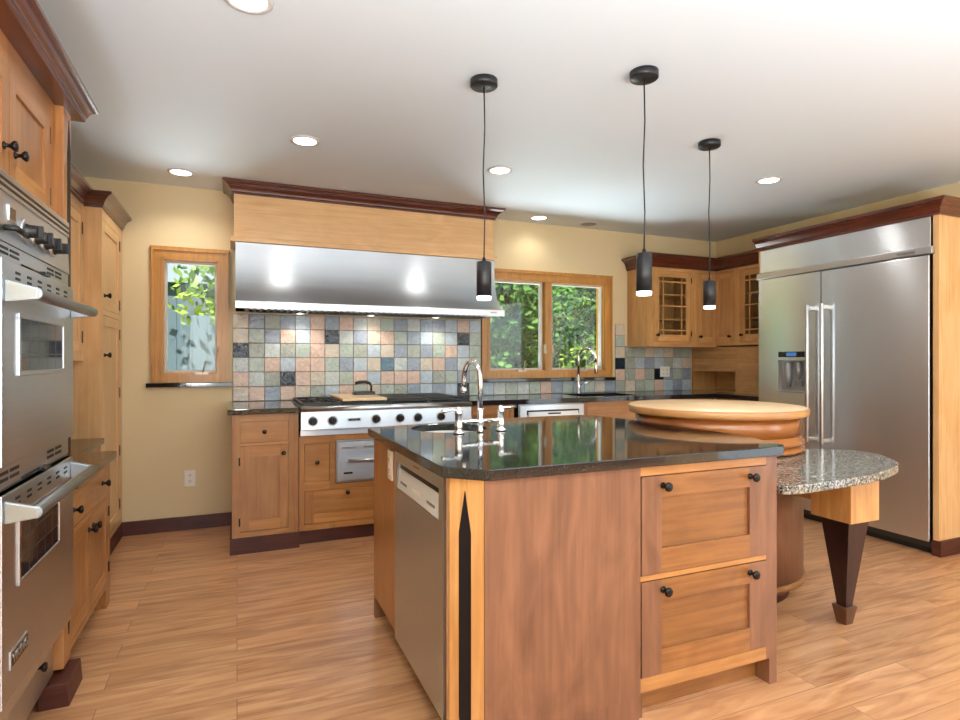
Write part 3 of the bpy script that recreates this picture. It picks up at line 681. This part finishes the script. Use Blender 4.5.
# upper corner cabinets
t = thing('corner_wall_cabinet', 'L shaped cherry wall cabinet with grid glass doors in the right corner', 'cabinet', (4.3, 4.6, 1.385))
z0, z1 = 1.385, 2.14; TA, TB = S_(4.43), W_(4.42)
mb = MB(); mb.box(3.59, 3.61, 4.45, 4.755, z0, z1)
mb.box(3.61, 4.745, 4.74, 4.755, z0, z1); mb.box(4.73, 4.745, 3.66, 4.74, z0, z1)
for z in (z0, z1-.02): mb.box(3.61, 4.44, 4.45, 4.74, z, z+.02, 1); mb.box(4.44, 4.73, 3.66, 4.74, z, z+.02, 1)
mb.box(4.16, 4.175, 4.45, 4.74, z0, z1); mb.box(4.44, 4.73, 4.13, 4.145, z0, z1); mb.box(4.44, 4.73, 3.645, 3.66, z0, z1)
mb.build('carcass', HM, t)
mb = MB()
for z in (1.63, 1.87): mb.box(3.61, 4.16, 4.47, 4.74, z, z+.018, 1); mb.box(4.46, 4.73, 3.66, 4.13, z, z+.018, 1)
mb.build('shelf', HM, t)
frame(TA, 3.59, 4.42, z0, z1, [(3.655, 4.10, 1.42, 2.10), (4.185, 4.42, 1.42, 2.10)], t, HM)
frame(TB, 3.65, 4.45, z0, z1, [(4.20, 4.45, 1.42, 2.10), (3.69, 4.13, 1.42, 2.10)], t, HM)
MB().box(3.585, 4.45, 4.425, 4.755, 1.372, 1.386).build('light_rail', HH_, t)
def glass_door(T, a, b, c, d, ks):
    m = MB(T); g = .003; a += g; b -= g; c += g; d -= g; st = .055; dd = (-.02, -.001)
    m.box(a, a+st, *dd, c, d, 0); m.box(b-st, b, *dd, c, d, 0); m.box(a+st, b-st, *dd, c, c+st+.01, 1); m.box(a+st, b-st, *dd, d-st, d, 1)
    A, B, C, D = a+st, b-st, c+st+.01, d-st; w = .0065
    for f in (.16, .84): s = A+(B-A)*f; m.box(s-w, s+w, -.014, -.003, C, D, 0)
    for f in (.08, .5, .92): z = C+(D-C)*f; m.box(A, B, -.0135, -.0035, z-w, z+w, 1)
    o = m.build('door', HM, t)
    MB(T).box(A, B, -.018, -.0145, C, D).build('pane', GLS, o); knob(T, ks, c+.06, o)
glass_door(TA, 3.655, 4.10, 1.42, 2.10, 3.685)
d = shaker(TA, 4.185, 4.42, 1.42, 2.10, t, HM, 'door', st=.05); knob(TA, 4.21, 1.475, d)
d = shaker(TB, 4.20, 4.44, 1.42, 2.10, t, HM, 'door', st=.05); knob(TB, 4.245, 1.475, d)
glass_door(TB, 3.69, 4.13, 1.42, 2.10, 4.10)
for z in (1.50, 2.02): hinge(TA, 4.104, z, t)
MB().sweep([(3.59, 4.757), (3.59, 4.43), (4.42, 4.43), (4.42, 3.64)], crown_prof(2.13, .12, .07)).build('crown_molding', CRN, t)

# appliance garage
t = thing('appliance_garage', 'cherry roll-door appliance garage on the counter in the right corner', 'cabinet', (4.55, 4.2, CT+.001)); T = W_(4.41); zb = CT+.001
mb = MB(T); mb.box(4.155, 4.175, -.33, 0, zb, 1.37, 0); mb.box(4.735, 4.752, -.33, 0, zb, 1.37, 0); mb.box(4.175, 4.735, -.333, -.323, zb, 1.37, 1); mb.box(4.175, 4.735, -.32, 0, 1.355, 1.37, 1)
mb.box(4.175, 4.735, -.32, -.002, zb, zb+.004, 1)
mb.build('carcass', HM, t)
tb = MB(T)
for k in range(9): tb.box(4.175, 4.735, -.012, -.003, 1.13+k*.025, 1.153+k*.025, 0)
tb.build('roll_door', HH_, t, .002)
MB(T).box(3.65, 4.155, -.02, .0, zb, 1.37).build('side_panel', HH_, t)
MB(T).box(3.64, 4.165, 0, .006, zb, zb+.03).build('bottom_trim', HH_, t)
outlet(W_(4.41+.323-.001), 4.30, 1.03, 'white outlet inside the open appliance garage', .12, .10, duplex=2)

# ------------------------------------------------------------------ refrigerator and enclosure
XF = 4.10; T = W_(XF); y0, y1, ys = 2.295, 3.60, 3.035
o = thing('refrigerator', 'large built-in stainless refrigerator with two doors and long bar handles', 'refrigerator', (4.4, 2.95, 0))
MB(T).box(y0, y1, -.62, -.002, .04, 2.16).build('body', plain('fridge_body', (.06, .06, .06, 1), .4, .6), o)
FS = steel('fridge_steel', .78, .2, 1, (.9, .95, 1))
fb = FS.node_tree.nodes['Principled BSDF']; FS.node_tree.links.remove(fb.inputs['Roughness'].links[0]); fb.inputs['Roughness'].default_value = .27
FS.node_tree.links.remove(fb.inputs['Base Color'].links[0]); fb.inputs['Base Color'].default_value = (.78, .82, .86, 1)
g = MB(T).box(y0, y1, 0, .018, 1.972, 2.163).build('grille_panel', FS, o, .003)
tr = MB(T).box(y0-.02, y1+.02, .0, .04, 1.922, 1.970).build('trim_rail', POL, o, .004)
bd = MB(T).box(2.36, 2.50, .04, .043, 1.93, 1.962).build('badge', POL, tr, .002)
text('KitchenAid', .024, bd, (XF-.0438, 2.43, 1.946), (PI/2, 0, -PI/2), BLK)
ld = MB(T)
hy0, hy1, hz0, hz1 = 3.165, 3.405, .995, 1.245
for a, b, c, d_ in ((ys+.003, hy0, .085, 1.915), (hy1, y1, .085, 1.915), (hy0, hy1, .085, hz0), (hy0, hy1, hz1, 1.915)): ld.box(a, b, .0, .035, c, d_)
ld = ld.build('door', FS, o)
rd = MB(T).box(y0, ys-.003, .0, .035, .085, 1.915).build('door', FS, o, .004)
for d_, s in ((ld, 3.105), (rd, 2.985)):
    h = MB(T); h.tube([(s, .095, .62), (s, .095, 1.665)], .014, 16)
    for z in (.645, 1.64): h.box(s-.011, s+.011, .035, .1, z-.014, z+.014)
    h.build('handle', POL, d_, .003)
dp = MB(T); dp.box(hy0, hy1, -.0, .002, hz0, hz1); dp.box(hy0, hy0+.008, .002, .04, hz0, hz1); dp.box(hy1-.008, hy1, .002, .04, hz0, hz1); dp.box(hy0, hy1, .002, .04, hz1-.008, hz1)
dp = dp.build('dispenser', plain('dispenser_recess', (.42, .42, .42, 1), .35, .7), ld, .002)
MB(T).poly([(hy0-.005, 0, hz0-.012), (hy1+.005, 0, hz0-.012), (hy1+.005, .052, hz0-.006), (hy0-.005, .052, hz0-.006)], [(hy0-.005, 0, hz0+.006), (hy1+.005, 0, hz0+.006), (hy1+.005, .052, hz0+.006), (hy0-.005, .052, hz0+.006)]).build('drip_tray', POL, dp, .003)
mb = MB(T)
mb.lathe((3.33, .018, 1.13), 2, [(-.1, .016), (-.02, .03), (.1, .03)], 14); mb.lathe((3.235, .02, 1.15), 2, [(-.06, .01), (.0, .022), (.08, .022)], 14)
mb.box(3.20, 3.26, .006, .03, 1.04, 1.08); mb.build('nozzle', plain('grey_nozzle', (.25, .25, .26, 1), .3, .3), dp)
cp = MB(T).box(3.165, 3.405, .035, .039, 1.268, 1.312).build('control_display', BLK, ld, .001)
MB(T).box(3.24, 3.33, .039, .0395, 1.276, 1.304).build('display', DISP, cp)
MB(T).box(y0, y1, -.06, -.03, .0, .08).build('kick_grille', DRK, o)
o = thing('refrigerator_surround', 'maple side panels with mahogany crown framing the steel refrigerator', 'cabinet panel', (4.4, 2.9, 0))
MB(T).box(2.252, 2.285, -.645, .01, .10, 2.17).build('side_panel', MV, o)
MB(T).box(3.605, 3.63, -.645, .0, .0, 2.17).build('side_panel', MV, o)
MB(T).box(2.252, 3.63, -.645, -.0, 2.17, 2.19).build('top_panel', MH, o)
MB(T).box(2.236, 2.29, -.645, .016, 0, .10).build('plinth', PLN, o, .003)
MB().sweep([(XF-.012, 3.63), (XF-.012, 2.252), (4.745, 2.252)][::-1], [(-a, b) for a, b in crown_prof(2.165, .10, .065)]).build('crown_molding', CRN, o)

# ------------------------------------------------------------------ island
o = thing('kitchen_island', 'large red cherry kitchen island cabinet with inlaid corner post and deep drawers', 'island', (1.25, 2.2, 0))
T = S_(1.62); ZT = .878
TL = lambda s, d, z: (.615-d, s, z)
mb = MB()
mb.box(.645, 1.90, 2.42, 2.78, .10, ZT, 0); mb.box(1.24, 1.90, 1.645, 2.42, .10, ZT, 0); mb.box(.72, 1.24, 1.635, 1.72, .10, ZT, 0)
mb = MB(); mb.box(1.30, 1.90, 1.645, 2.86, .10, .60, 0); mb.box(1.88, 1.90, 1.645, 2.86, .6, ZT, 0); mb.box(.70, 1.30, 1.640, 1.70, .0, ZT-.002, 0); mb.box(.80, 1.90, 2.868, 2.88, .1, ZT, 0); mb.box(.645, .80, 2.782, 2.80, .1, ZT, 0); mb.box(1.30, 1.90, 1.645, 1.70, .6, ZT, 0)
mb.build('carcass', [RV], o)
MB(T).box(.693, 1.272, -.02, .006, -.0+.09, ZT).build('front_panel', RV, o)
MB(T).box(.693, 1.272, -.02, -.0, 0, .09).build('base_board', RV, o)
ops = [(1.278, 1.868, .50, .845), (1.278, 1.868, .148, .482)]
frame(T, 1.272, 1.924, .10, ZT, ops, o, [RV, CH], -.03, 0)
for op in ops:
    d = shaker(T, *op, o, [RV, RH], 'drawer', st=.085, rt=.075, rb=.085, d=0.003, th=.025, panel_h=True, sunk=.011)
    for ks in (1.372, 1.782): knob(T, ks, op[3]-.038, d, 1.15, .003)
MB(T).box(1.272, 1.90, -.085, -.065, 0, .10).build('toe_kick', RH, o)
MB(T).box(1.885, 1.924, -.085, 0, 0, .10).build('foot', RV, o)
# corner post, set at an angle
A, B = Vector((.615, 1.712)), Vector((.693, 1.620)); dn = (B-A).normalized(); nn = Vector((-dn.y, dn.x))*-1
if nn.x > 0: nn = -nn
TP = lambda s, d, z: (A.x+dn.x*s+nn.x*d, A.y+dn.y*s+nn.y*d, z)
L = (B-A).length
pc = MB(); pl = [(.615, 1.74), (.615, 1.712), (.693, 1.62), (.72, 1.62), (.74, 1.66), (.66, 1.74)]
pc.poly([(x, y, 0) for x, y in pl], [(x, y, ZT) for x, y in pl]); pc = pc.build('corner_post', HV_, o)
sp = MB(TP); spike(sp, L*.46, .042, .02, .84, -.001, .003); sp.build('inlay', INL, pc)
MB(TL).box(2.375, 2.80, -.03, 0, .10, ZT).build('side_panel', CV, o)
MB(TL).box(1.74, 1.752, -.6, -.003, .0, ZT).build('side_stile', CV, o)
MB(TL).box(2.38, 2.80, -.10, -.055, 0, .10).build('side_kick', DRK, o)
MB(TL).box(2.77, 2.80, -.06, -.0, 0, .10).build('side_foot', RV, o)
o = thing('dishwasher', 'stainless dishwasher with pocket handle built into the island side', 'dishwasher', (.9, 2.06, 0)); T = TL
MB(T).box(1.756, 2.371, -.57, -.01, .08, .872).build('body', ST, o)
dd = MB(T); dd.box(1.756, 2.371, -.01, .006, .085, .72); dd.box(1.756, 2.371, -.01, .006, .825, .873); dd.box(1.756, 1.80, -.01, .006, .72, .825); dd.box(2.33, 2.371, -.01, .006, .72, .825)
dd = dd.build('door', ST, o)
MB(T).box(1.80, 2.33, -.009, -.006, .72, .825).build('handle_recess', SLOT, dd)
ph = MB(T).poly([(1.802, -.006, .722), (2.328, -.006, .722), (2.328, .007, .722), (1.802, .007, .722)], [(1.802, -.006, .80), (2.328, -.006, .80), (2.328, -.004, .80), (1.802, -.004, .80)])
ph.box(2.20, 2.29, .0, .004, .745, .755, 1); ph.box(1.85, 1.94, .0, .004, .745, .755, 1); ph.box(2.0, 2.12, -.001, .003, .742, .762, 2)
ph.build('pocket_handle', [GRYP, plain('grey_mark', (.2, .2, .2, 1), .4), WHT], dd)
MB(T).box(2.02, 2.10, .006, .0068, .846, .852).build('emblem', plain('emblem_grey', (.25, .25, .25, 1), .4, .5), dd)
MB(T).box(1.756, 2.371, -.10, -.06, 0, .08).build('toe_kick', DRK, o)
outlet(TL, 2.46, .79, 'white outlet on the island side panel left of the dishwasher', .07, .125)

# island top with a round cut-out for the prep sink
bmi = MB(); z0, z1 = .879, .914
outl = [(.702, 1.597), (1.93, 1.597), (1.975, 1.63), (2.0, 1.74), (2.04, 1.84), (2.05, 2.10), (2.02, 2.60), (1.98, 2.93), (1.9, 2.995), (1.7, 3.0), (1.4, 2.985), (1.1, 2.94), (.83, 2.88), (.60, 2.835), (.585, 2.80), (.585, 1.70)]
SCX, SCY, SR = .955, 2.665, .184
n = 48; circ = [(SCX+SR*math.cos(2*PI*k/n), SCY+SR*math.sin(2*PI*k/n)) for k in range(n)]
def ring_outline():
    res = []
    for k in range(n):
        a = 2*PI*k/n; dx, dy = math.cos(a), math.sin(a); best = None
        for i in range(len(outl)):
            (ax, ay), (bx, by) = outl[i], outl[(i+1) % len(outl)]; ex, ey = bx-ax, by-ay; den = dx*ey-dy*ex
            if abs(den) < 1e-9: continue
            tt = ((ax-SCX)*ey-(ay-SCY)*ex)/den; uu = ((ax-SCX)*dy-(ay-SCY)*dx)/den
            if tt > 0 and -1e-6 <= uu <= 1+1e-6 and (best is None or tt < best): best = tt
        res.append((a, (SCX+dx*best, SCY+dy*best), None))
    return res
bm = bmi.bm
def loop(pts, z): return [bm.verts.new((x, y, z)) for x, y in pts]
def fill(z):
    o_ = loop(outl, z); c_ = loop(circ, z)
    ed = [bm.edges.new((o_[i], o_[(i+1) % len(o_)])) for i in range(len(o_))]+[bm.edges.new((c_[i], c_[(i+1) % n])) for i in range(n)]
    bmesh.ops.triangle_fill(bm, use_beauty=True, use_dissolve=False, edges=ed)
    return o_, c_
ot, ct_ = fill(z1); ob, cb = fill(z0)
for i in range(len(ot)): bm.faces.new((ob[i], ob[(i+1) % len(ot)], ot[(i+1) % len(ot)], ot[i]))
for i in range(n): bm.faces.new((cb[(i+1) % n], cb[i], ct_[i], ct_[(i+1) % n]))
tag(bmi.build('island_countertop', GBLK, None, .003, (1.3, 2.25, z0)), 'polished black granite slab with clipped corner covering the island', 'countertop')
t = thing('prep_sink', 'small round white prep sink sunk into the black island top', 'sink', (SCX, SCY, .75))
MB().lathe((SCX, SCY, .74), 2, [(.138, SR+.012), (.138, SR+.002), (.1, SR-.005), (.03, SR-.03), (.012, SR-.07), (.008, .04), (.0, .03), (-.01, .03), (-.002, SR-.07), (.02, SR-.01), (.128, SR+.012)], 40, caps=False).build('basin', ENAM, t)
MB().lathe((SCX, SCY, .745), 2, [(0, .032), (.005, .036), (.006, .02)], 20).build('drain', CHR, t)
t = thing('bridge_faucet', 'polished nickel bridge faucet with two lever handles on the island', 'faucet', (1.03, 2.445, .915))
f1, f2 = Vector((.917, 2.432)), Vector((1.139, 2.462)); fm = (f1+f2)/2
for f, sgn in ((f1, -1), (f2, 1)):
    b = MB().lathe((f.x, f.y, .915), 2, [(0, .025), (.006, .026), (.01, .018), (.02, .016), (.03, .02), (.04, .017), (.085, .0165), (.09, .02), (.098, .018), (.112, .012), (.118, .008), (.12, .002)], 20).build('valve', CHR, t)
    dv = (f2-f1).normalized()*sgn
    MB().tube([(f.x, f.y, 1.022), (f.x+dv.x*.04, f.y+dv.y*.04, 1.022), (f.x+dv.x*.085, f.y+dv.y*.085, 1.016 if sgn < 0 else 1.024)], [.006, .007, .008], 10).build('lever', plain('white_lever', srgb(236, 232, 226), .2) if 0 else CHR, b)
MB().tube([(f1.x, f1.y, .968), (fm.x, fm.y, .966), (f2.x, f2.y, .968)], .010, 12).build('bridge', CHR, t)
mb = MB(); mb.lathe((fm.x, fm.y, .915), 2, [(0, .016), (.005, .018), (.02, .012), (.04, .016), (.06, .02), (.065, .013), (.1, .016), (.11, .012)], 18)
sd = Vector((-.04, 1)).normalized()
mb.tube([(fm.x, fm.y, 1.0), (fm.x, fm.y, 1.14)]+arc(fm.x+sd.x*.095, fm.y+sd.y*.095, 1.145, .095, -sd.x, -sd.y, 0, PI)[1:]+[(fm.x+sd.x*.19, fm.y+sd.y*.19, 1.10)], .0125, 14)
mb.lathe((fm.x+sd.x*.19, fm.y+sd.y*.19, 1.085), 2, [(0, .012), (.005, .016), (.02, .016), (.025, .013)], 14)
mb.build('spout', CHR, t)

# ------------------------------------------------------------------ round butcher block drum and granite table
DX, DY, DR = 2.50, 2.52, .448
BAND = wood('band_cherry', srgb(148, 82, 36), srgb(182, 112, 54), True, rough=.2, coat=.5)
o = thing('butcher_block_table', 'round drum shaped butcher block with pale wooden top beside the island', 'butcher block', (DX, DY, 0))
MB().lathe((DX, DY, 0), 2, [(.945, .45), (.95, .47), (.957, .475), (.983, .475), (.988, .470), (.988, .0005)], 96).build('top', wood('top_edge_cherry', srgb(176, 118, 64), srgb(206, 150, 92), True, rough=.3), o)
MB().lathe((DX, DY, 0), 2, [(.9885, .466), (.9905, .464), (.9905, .0005)], 96).build('top_surface', BUT, o)
sep = o
MB().lathe((DX, DY, 0), 2, [(.85, DR-.014), (.945, DR-.014)], 96).build('upper_band', BAND, o)
MB().lathe((DX, DY, 0), 2, [(.80, DR-.012), (.806, DR+.006), (.815, DR+.009), (.824, DR+.006), (.83, DR-.006), (.85, DR-.010)], 96).build('ring_molding', BAND, o)
MB().lathe((DX, DY, 0), 2, [(.764, DR-.004), (.768, DR+.004), (.776, DR+.007), (.786, DR+.004), (.79, DR-.01), (.80, DR-.012)], 96).build('ring_molding', BAND, o)
mb = MB()
mb.lathe((DX, DY, 0), 2, [(.10, DR-.003), (.76, DR-.003)], 96)
mb.build('drum', RV, o)
MB().lathe((DX, DY, 0), 2, [(.085, DR-.01), (.09, DR+.006), (.105, DR+.009), (.118, DR+.004), (.12, DR-.004)], 96).build('base_molding', RH, o)
MB().lathe((DX, DY, 0), 2, [(0, DR-.07), (.09, DR-.06)], 64).build('plinth', PLN, o)
o = thing('side_table', 'low speckled grey granite table with rounded end on a tapered dark leg', 'table', (2.65, 1.86, 0))
gp = [(1.935, 1.60), (1.96, 1.585), (2.05, 1.578), (2.23, 1.588), (2.42, 1.60), (2.58, 1.632), (2.70, 1.668), (2.80, 1.708), (2.88, 1.755), (2.95, 1.82), (3.005, 1.90), (3.045, 1.98), (3.055, 2.05), (3.03, 2.11), (2.96, 2.165), (2.86, 2.215)]
import math as _m
def on_drum(px, py):
    a = _m.atan2(py-DY, px-DX); return a
a1 = _m.atan2(2.215-DY, 2.86-DX); a0 = _m.atan2(-1, -1.15)
inner = []
aa = a1
while aa > a0: inner.append((DX+(DR-.001)*_m.cos(aa), DY+(DR-.001)*_m.sin(aa))); aa -= .08
gp2 = gp+inner+[(2.055, 2.28), (2.055, 1.86), (1.935, 1.86)]
gp2 = [p for p in gp2]
bmg = MB(); bmg.poly([(x, y, .727) for x, y in gp2], [(x, y, .762) for x, y in gp2])
gt = bmg.build('tabletop', GGRY, o, .005)
MB().box(2.56, 2.755, 1.765, 1.965, .50, .726).build('apron_block', HV_, o, .002)
mb = MB(); mb.box(2.50, 2.556, 2.02, 2.06, .55, .726); mb.box(2.62, 2.66, 1.967, 2.10, .55, .726)
mb = MB(); mb.box(2.60, 2.66, 1.967, 2.09, .56, .726); mb.build('apron_rail', HV_, o)
cx, cy = 2.655, 1.862
q = lambda h, z: [(cx-h, cy-h, z), (cx+h, cy-h, z), (cx+h, cy+h, z), (cx-h, cy+h, z)]
MB().poly(q(.021, .07), q(.070, .498)).build('leg', wood('ebonised_leg', srgb(26, 12, 12), srgb(56, 28, 26), rough=.3), o, .001)
MB().poly(q(.024, 0), q(.038, .085)).build('foot', wood('walnut_foot', srgb(70, 42, 28), srgb(110, 72, 50)), o, .002)

# ------------------------------------------------------------------ pendants and ceiling fittings
def pendant(loc, label, first=None, zs=(1.53, 1.70)):
    x, y = loc; r = thing('pendant_lamp', label, 'pendant lamp', (x, y, HC), 'black pendants over the island')
    MB().lathe((x, y, HC), 2, [(-.001, .062), (-.028, .062), (-.032, .058), (-.033, .01)], 40).build('canopy', MATB, r)
    MB().tube([(x, y, HC-.03), (x+.004, y, 2.3), (x-.003, y+.002, 2.1), (x+.004, y, 1.9), (x, y, zs[1])], .0032, 8).build('cord', MATB, r)
    MB().lathe((x, y, 0), 2, [(zs[0]+.012, .030), (zs[0]+.012, .034), (zs[1]-.002, .034), (zs[1], .031), (zs[1]+.002, .01), (zs[1]+.02, .006)], 32).build('lamp_shade', MATB, r)
    MB().lathe((x, y, 0), 2, [(zs[0]-.006, .030), (zs[0]-.002, .033), (zs[0]+.012, .0335)], 32).build('diffuser', plain('pendant_glow', (1, 1, 1, 1), .3, emit=(.95, 1, 1, 1), es=1.6), r)
    l = light('pendant_light', 'SPOT', (0, 0, 0), (0, 0, 0), 5, (1, .98, .94), spot_size=2.6, spot_blend=.6, shadow_soft_size=.03); l.parent = r; l.location = (0, 0, zs[0]-.01-HC)
    return r
pendant((1.033, 2.415), 'black cylinder pendant hanging in front of the steel range hood', zs=(1.522, 1.69))
pendant((1.655, 2.074), 'black cylinder pendant with the largest canopy, hanging beside the double window', zs=(1.535, 1.715))
pendant((2.538, 2.593), 'black cylinder pendant nearest the refrigerator, hanging before the corner wall cabinets', zs=(1.548, 1.705))
for (x, y), lab in (((.036, 2.194), 'recessed ceiling light nearest the camera at the top edge'), ((-.349, 4.388), 'recessed ceiling light above the small window in the left corner'),
               ((.363, 3.481), 'recessed ceiling light in front of the left end of the hood'), ((1.621, 3.517), 'recessed ceiling light in front of the right end of the hood'),
               ((2.482, 4.555), 'recessed ceiling light above the double window'), ((3.461, 2.978), 'recessed ceiling light in front of the refrigerator'),
               ((1.4, -.8), None), ((3.4, .6), None)):
    if lab is None:
        light('fill_spot', 'SPOT', (x, y, HC-.02), (0, 0, 0), 32, (1, .97, .91), spot_size=2.5, spot_blend=.7, shadow_soft_size=.06); continue  # unseen spot added to brighten the room, no fixture built
    r = thing('recessed_light', lab, 'ceiling light', (x, y, HC), 'recessed lights in the ceiling')
    MB().lathe((x, y, HC), 2, [(-.0005, .085), (-.006, .083), (-.008, .068), (-.003, .064)], 40).build('trim_ring', plain('light_trim', srgb(205, 200, 196), .4), r)
    MB().lathe((x, y, HC), 2, [(-.001, .064), (-.005, .064)], 40).build('lens', LAMP, r)
    l = light('recessed_lamp', 'SPOT', (0, 0, 0), (0, 0, 0), 5 if y > 4.5 else 14, (1, .97, .91), spot_size=2.5, spot_blend=.7, shadow_soft_size=.06); l.parent = r; l.location = (0, 0, -.02)
r = thing('ceiling_speaker', 'small round grey ceiling grille near the double window', 'ceiling grille', (3.02, 4.575, HC))
MB().lathe((3.02, 4.575, HC), 2, [(-.0005, .085), (-.006, .083), (-.007, .07)], 36).build('trim_ring', plain('speaker_trim', srgb(200, 198, 196), .5), r)
MB().lathe((3.02, 4.575, HC), 2, [(-.006, .07), (-.0085, .068)], 36).build('grille', plain('speaker_grille', srgb(150, 148, 146), .6), r)

# ------------------------------------------------------------------ garden outside
def leafmat(name, a, b):
    m, nt, bs = new_mat(name); g = N(nt, 'ShaderNodeNewGeometry'); r = ramp(nt, g.outputs['Random Per Island'], [(0, a), (1, b)])
    nt.links.new(r.outputs[0], bs.inputs['Base Color']); bs.inputs['Roughness'].default_value = .6; bs.inputs['Specular IOR Level'].default_value = .15
    tr = N(nt, 'ShaderNodeBsdfTranslucent'); nt.links.new(r.outputs[0], tr.inputs[0]); mx = N(nt, 'ShaderNodeMixShader'); mx.inputs[0].default_value = .35
    out = [n_ for n_ in nt.nodes if n_.type == 'OUTPUT_MATERIAL'][0]
    nt.links.new(bs.outputs[0], mx.inputs[1]); nt.links.new(tr.outputs[0], mx.inputs[2]); nt.links.new(mx.outputs[0], out.inputs[0])
    return m
L1 = leafmat('leaf_bright', srgb(70, 112, 40), srgb(176, 200, 92)); L2 = leafmat('leaf_dark', srgb(40, 80, 40), srgb(110, 152, 78))
BARK = plain('bark', srgb(92, 78, 64), .9)
structure(MB().box(-30, 40, YB+.15, 40, -.3, -.1).build('ground', plain('lawn', srgb(96, 128, 60), .9)))
def tree(x, y, label, mat, n=2600, h=5, w=1.7, seed=1, ls=.14, zmin=.2):
    rnd = random.Random(seed); r = thing('tree', label, 'tree', (x, y, -.1), 'trees in the garden')
    mb = MB(); mb.tube([(x, y, -.1), (x+.05, y, 1.2), (x-.05, y+.1, 2.4), (x+.1, y, h*.8)], [.14, .11, .08, .03], 8)
    for k in range(7):
        a = rnd.random()*6.28; z = .9+k*.45; mb.tube([(x, y, z), (x+math.cos(a)*w*.5, y+math.sin(a)*w*.5, z+.5)], [.04, .015], 6)
    mb.build('trunk', BARK, r)
    bm = bmesh.new(); clumps = [(x+rnd.gauss(0, w*.55), y+rnd.gauss(0, w*.4), zmin+rnd.random()*(h-.1-zmin), .35+rnd.random()*.45) for _ in range(34)]
    for _ in range(n):
        cx, cy, cz, cr = rnd.choice(clumps); d = Vector((rnd.gauss(0, 1), rnd.gauss(0, 1), rnd.gauss(0, 1))).normalized()*cr*(.55+.45*rnd.random())
        p = Vector((cx, cy, cz))+d-Vector((x, y, -.1))
        u = Vector((rnd.gauss(0, 1), rnd.gauss(0, 1), rnd.gauss(0, 1))).normalized(); v = u.orthogonal().normalized(); s = ls*(.6+.8*rnd.random())
        bm.faces.new([bm.verts.new(p-u*s*.5), bm.verts.new(p+v*s*.28), bm.verts.new(p+u*s*.5), bm.verts.new(p-v*s*.28)])
    me = bpy.data.meshes.new('foliage'); bm.to_mesh(me); bm.free(); me.materials.append(mat)
    f = bpy.data.objects.new('foliage', me); col.objects.link(f); f.parent = r
for a in ((4.0, 8.2, 'leafy tree with dark trunk filling the left pane of the double window', L2, 8500, 4.6, 1.4, 1),
          (6.2, 8.6, 'bright yellow green tree filling the right pane of the double window', L1, 10000, 5, 1.6, 2),
          (8.0, 11.5, 'tree far back behind the bright tree in the right pane', L1, 5000, 6, 2.4, 3, .16),
          (4.6, 12, 'tall shaded tree far back behind the dark trunked tree', L2, 5000, 6.5, 2.4, 4, .16),
          (.5, 7.4, 'tree with light leaves seen at the top of the small window', L1, 5200, 4.2, 1.1, 6, .12, 1.75),
          (.2, 12, 'green tree beyond the shed in the small window', L2, 4500, 6.5, 2.2, 7, .16)):
    tree(*a)
def hedge():
    rnd = random.Random(11); r = thing('hedge', 'tall dense green hedge closing off the back of the garden', 'hedge', (5, 16, -.1)); bm = bmesh.new()
    for _ in range(15000):
        p = Vector((rnd.uniform(-10, 12), rnd.gauss(0, .5), rnd.uniform(0, 7.5))); u = Vector((rnd.gauss(0, 1), rnd.gauss(0, .5), rnd.gauss(0, 1))).normalized(); v = u.orthogonal().normalized(); q = .34*(.6+.8*rnd.random())
        bm.faces.new([bm.verts.new(p-u*q*.5), bm.verts.new(p+v*q*.3), bm.verts.new(p+u*q*.5), bm.verts.new(p-v*q*.3)])
    me = bpy.data.meshes.new('foliage'); bm.to_mesh(me); bm.free(); me.materials.append(L2)
    f = bpy.data.objects.new('foliage', me); col.objects.link(f); f.parent = r
    MB().box(-5, 17, 15.9, 16.1, -.1, 6.8).build('hedge_core', plain('hedge_core', srgb(40, 62, 30), .9), r)
hedge()
t = thing('standin_shed', 'blue grey shed wall standing in for screen and reflection in the small left window', 'shed', (-.9, 9.6, -.1))  # made-up shed supplying the blue-grey of the window's screen and reflection
mb = MB()
for k in range(16): mb.box(-2.6+k*.2, -2.405+k*.2, 9.4, 9.42, -.1, 2.35)
mb.box(-2.6, .6, 9.42, 11, -.1, 2.35); mb.build('wall', plain('shed_paint', srgb(78, 94, 106), .7), t)
MB().poly([(-2.75, 9.25, 2.35), (.75, 9.25, 2.35), (.75, 11.15, 2.35), (-2.75, 11.15, 2.35)], [(-2.75, 10.1, 2.75), (.75, 10.1, 2.75), (.75, 10.3, 2.75), (-2.75, 10.3, 2.75)]).build('roof', plain('shed_roof', srgb(120, 130, 136), .8), t)
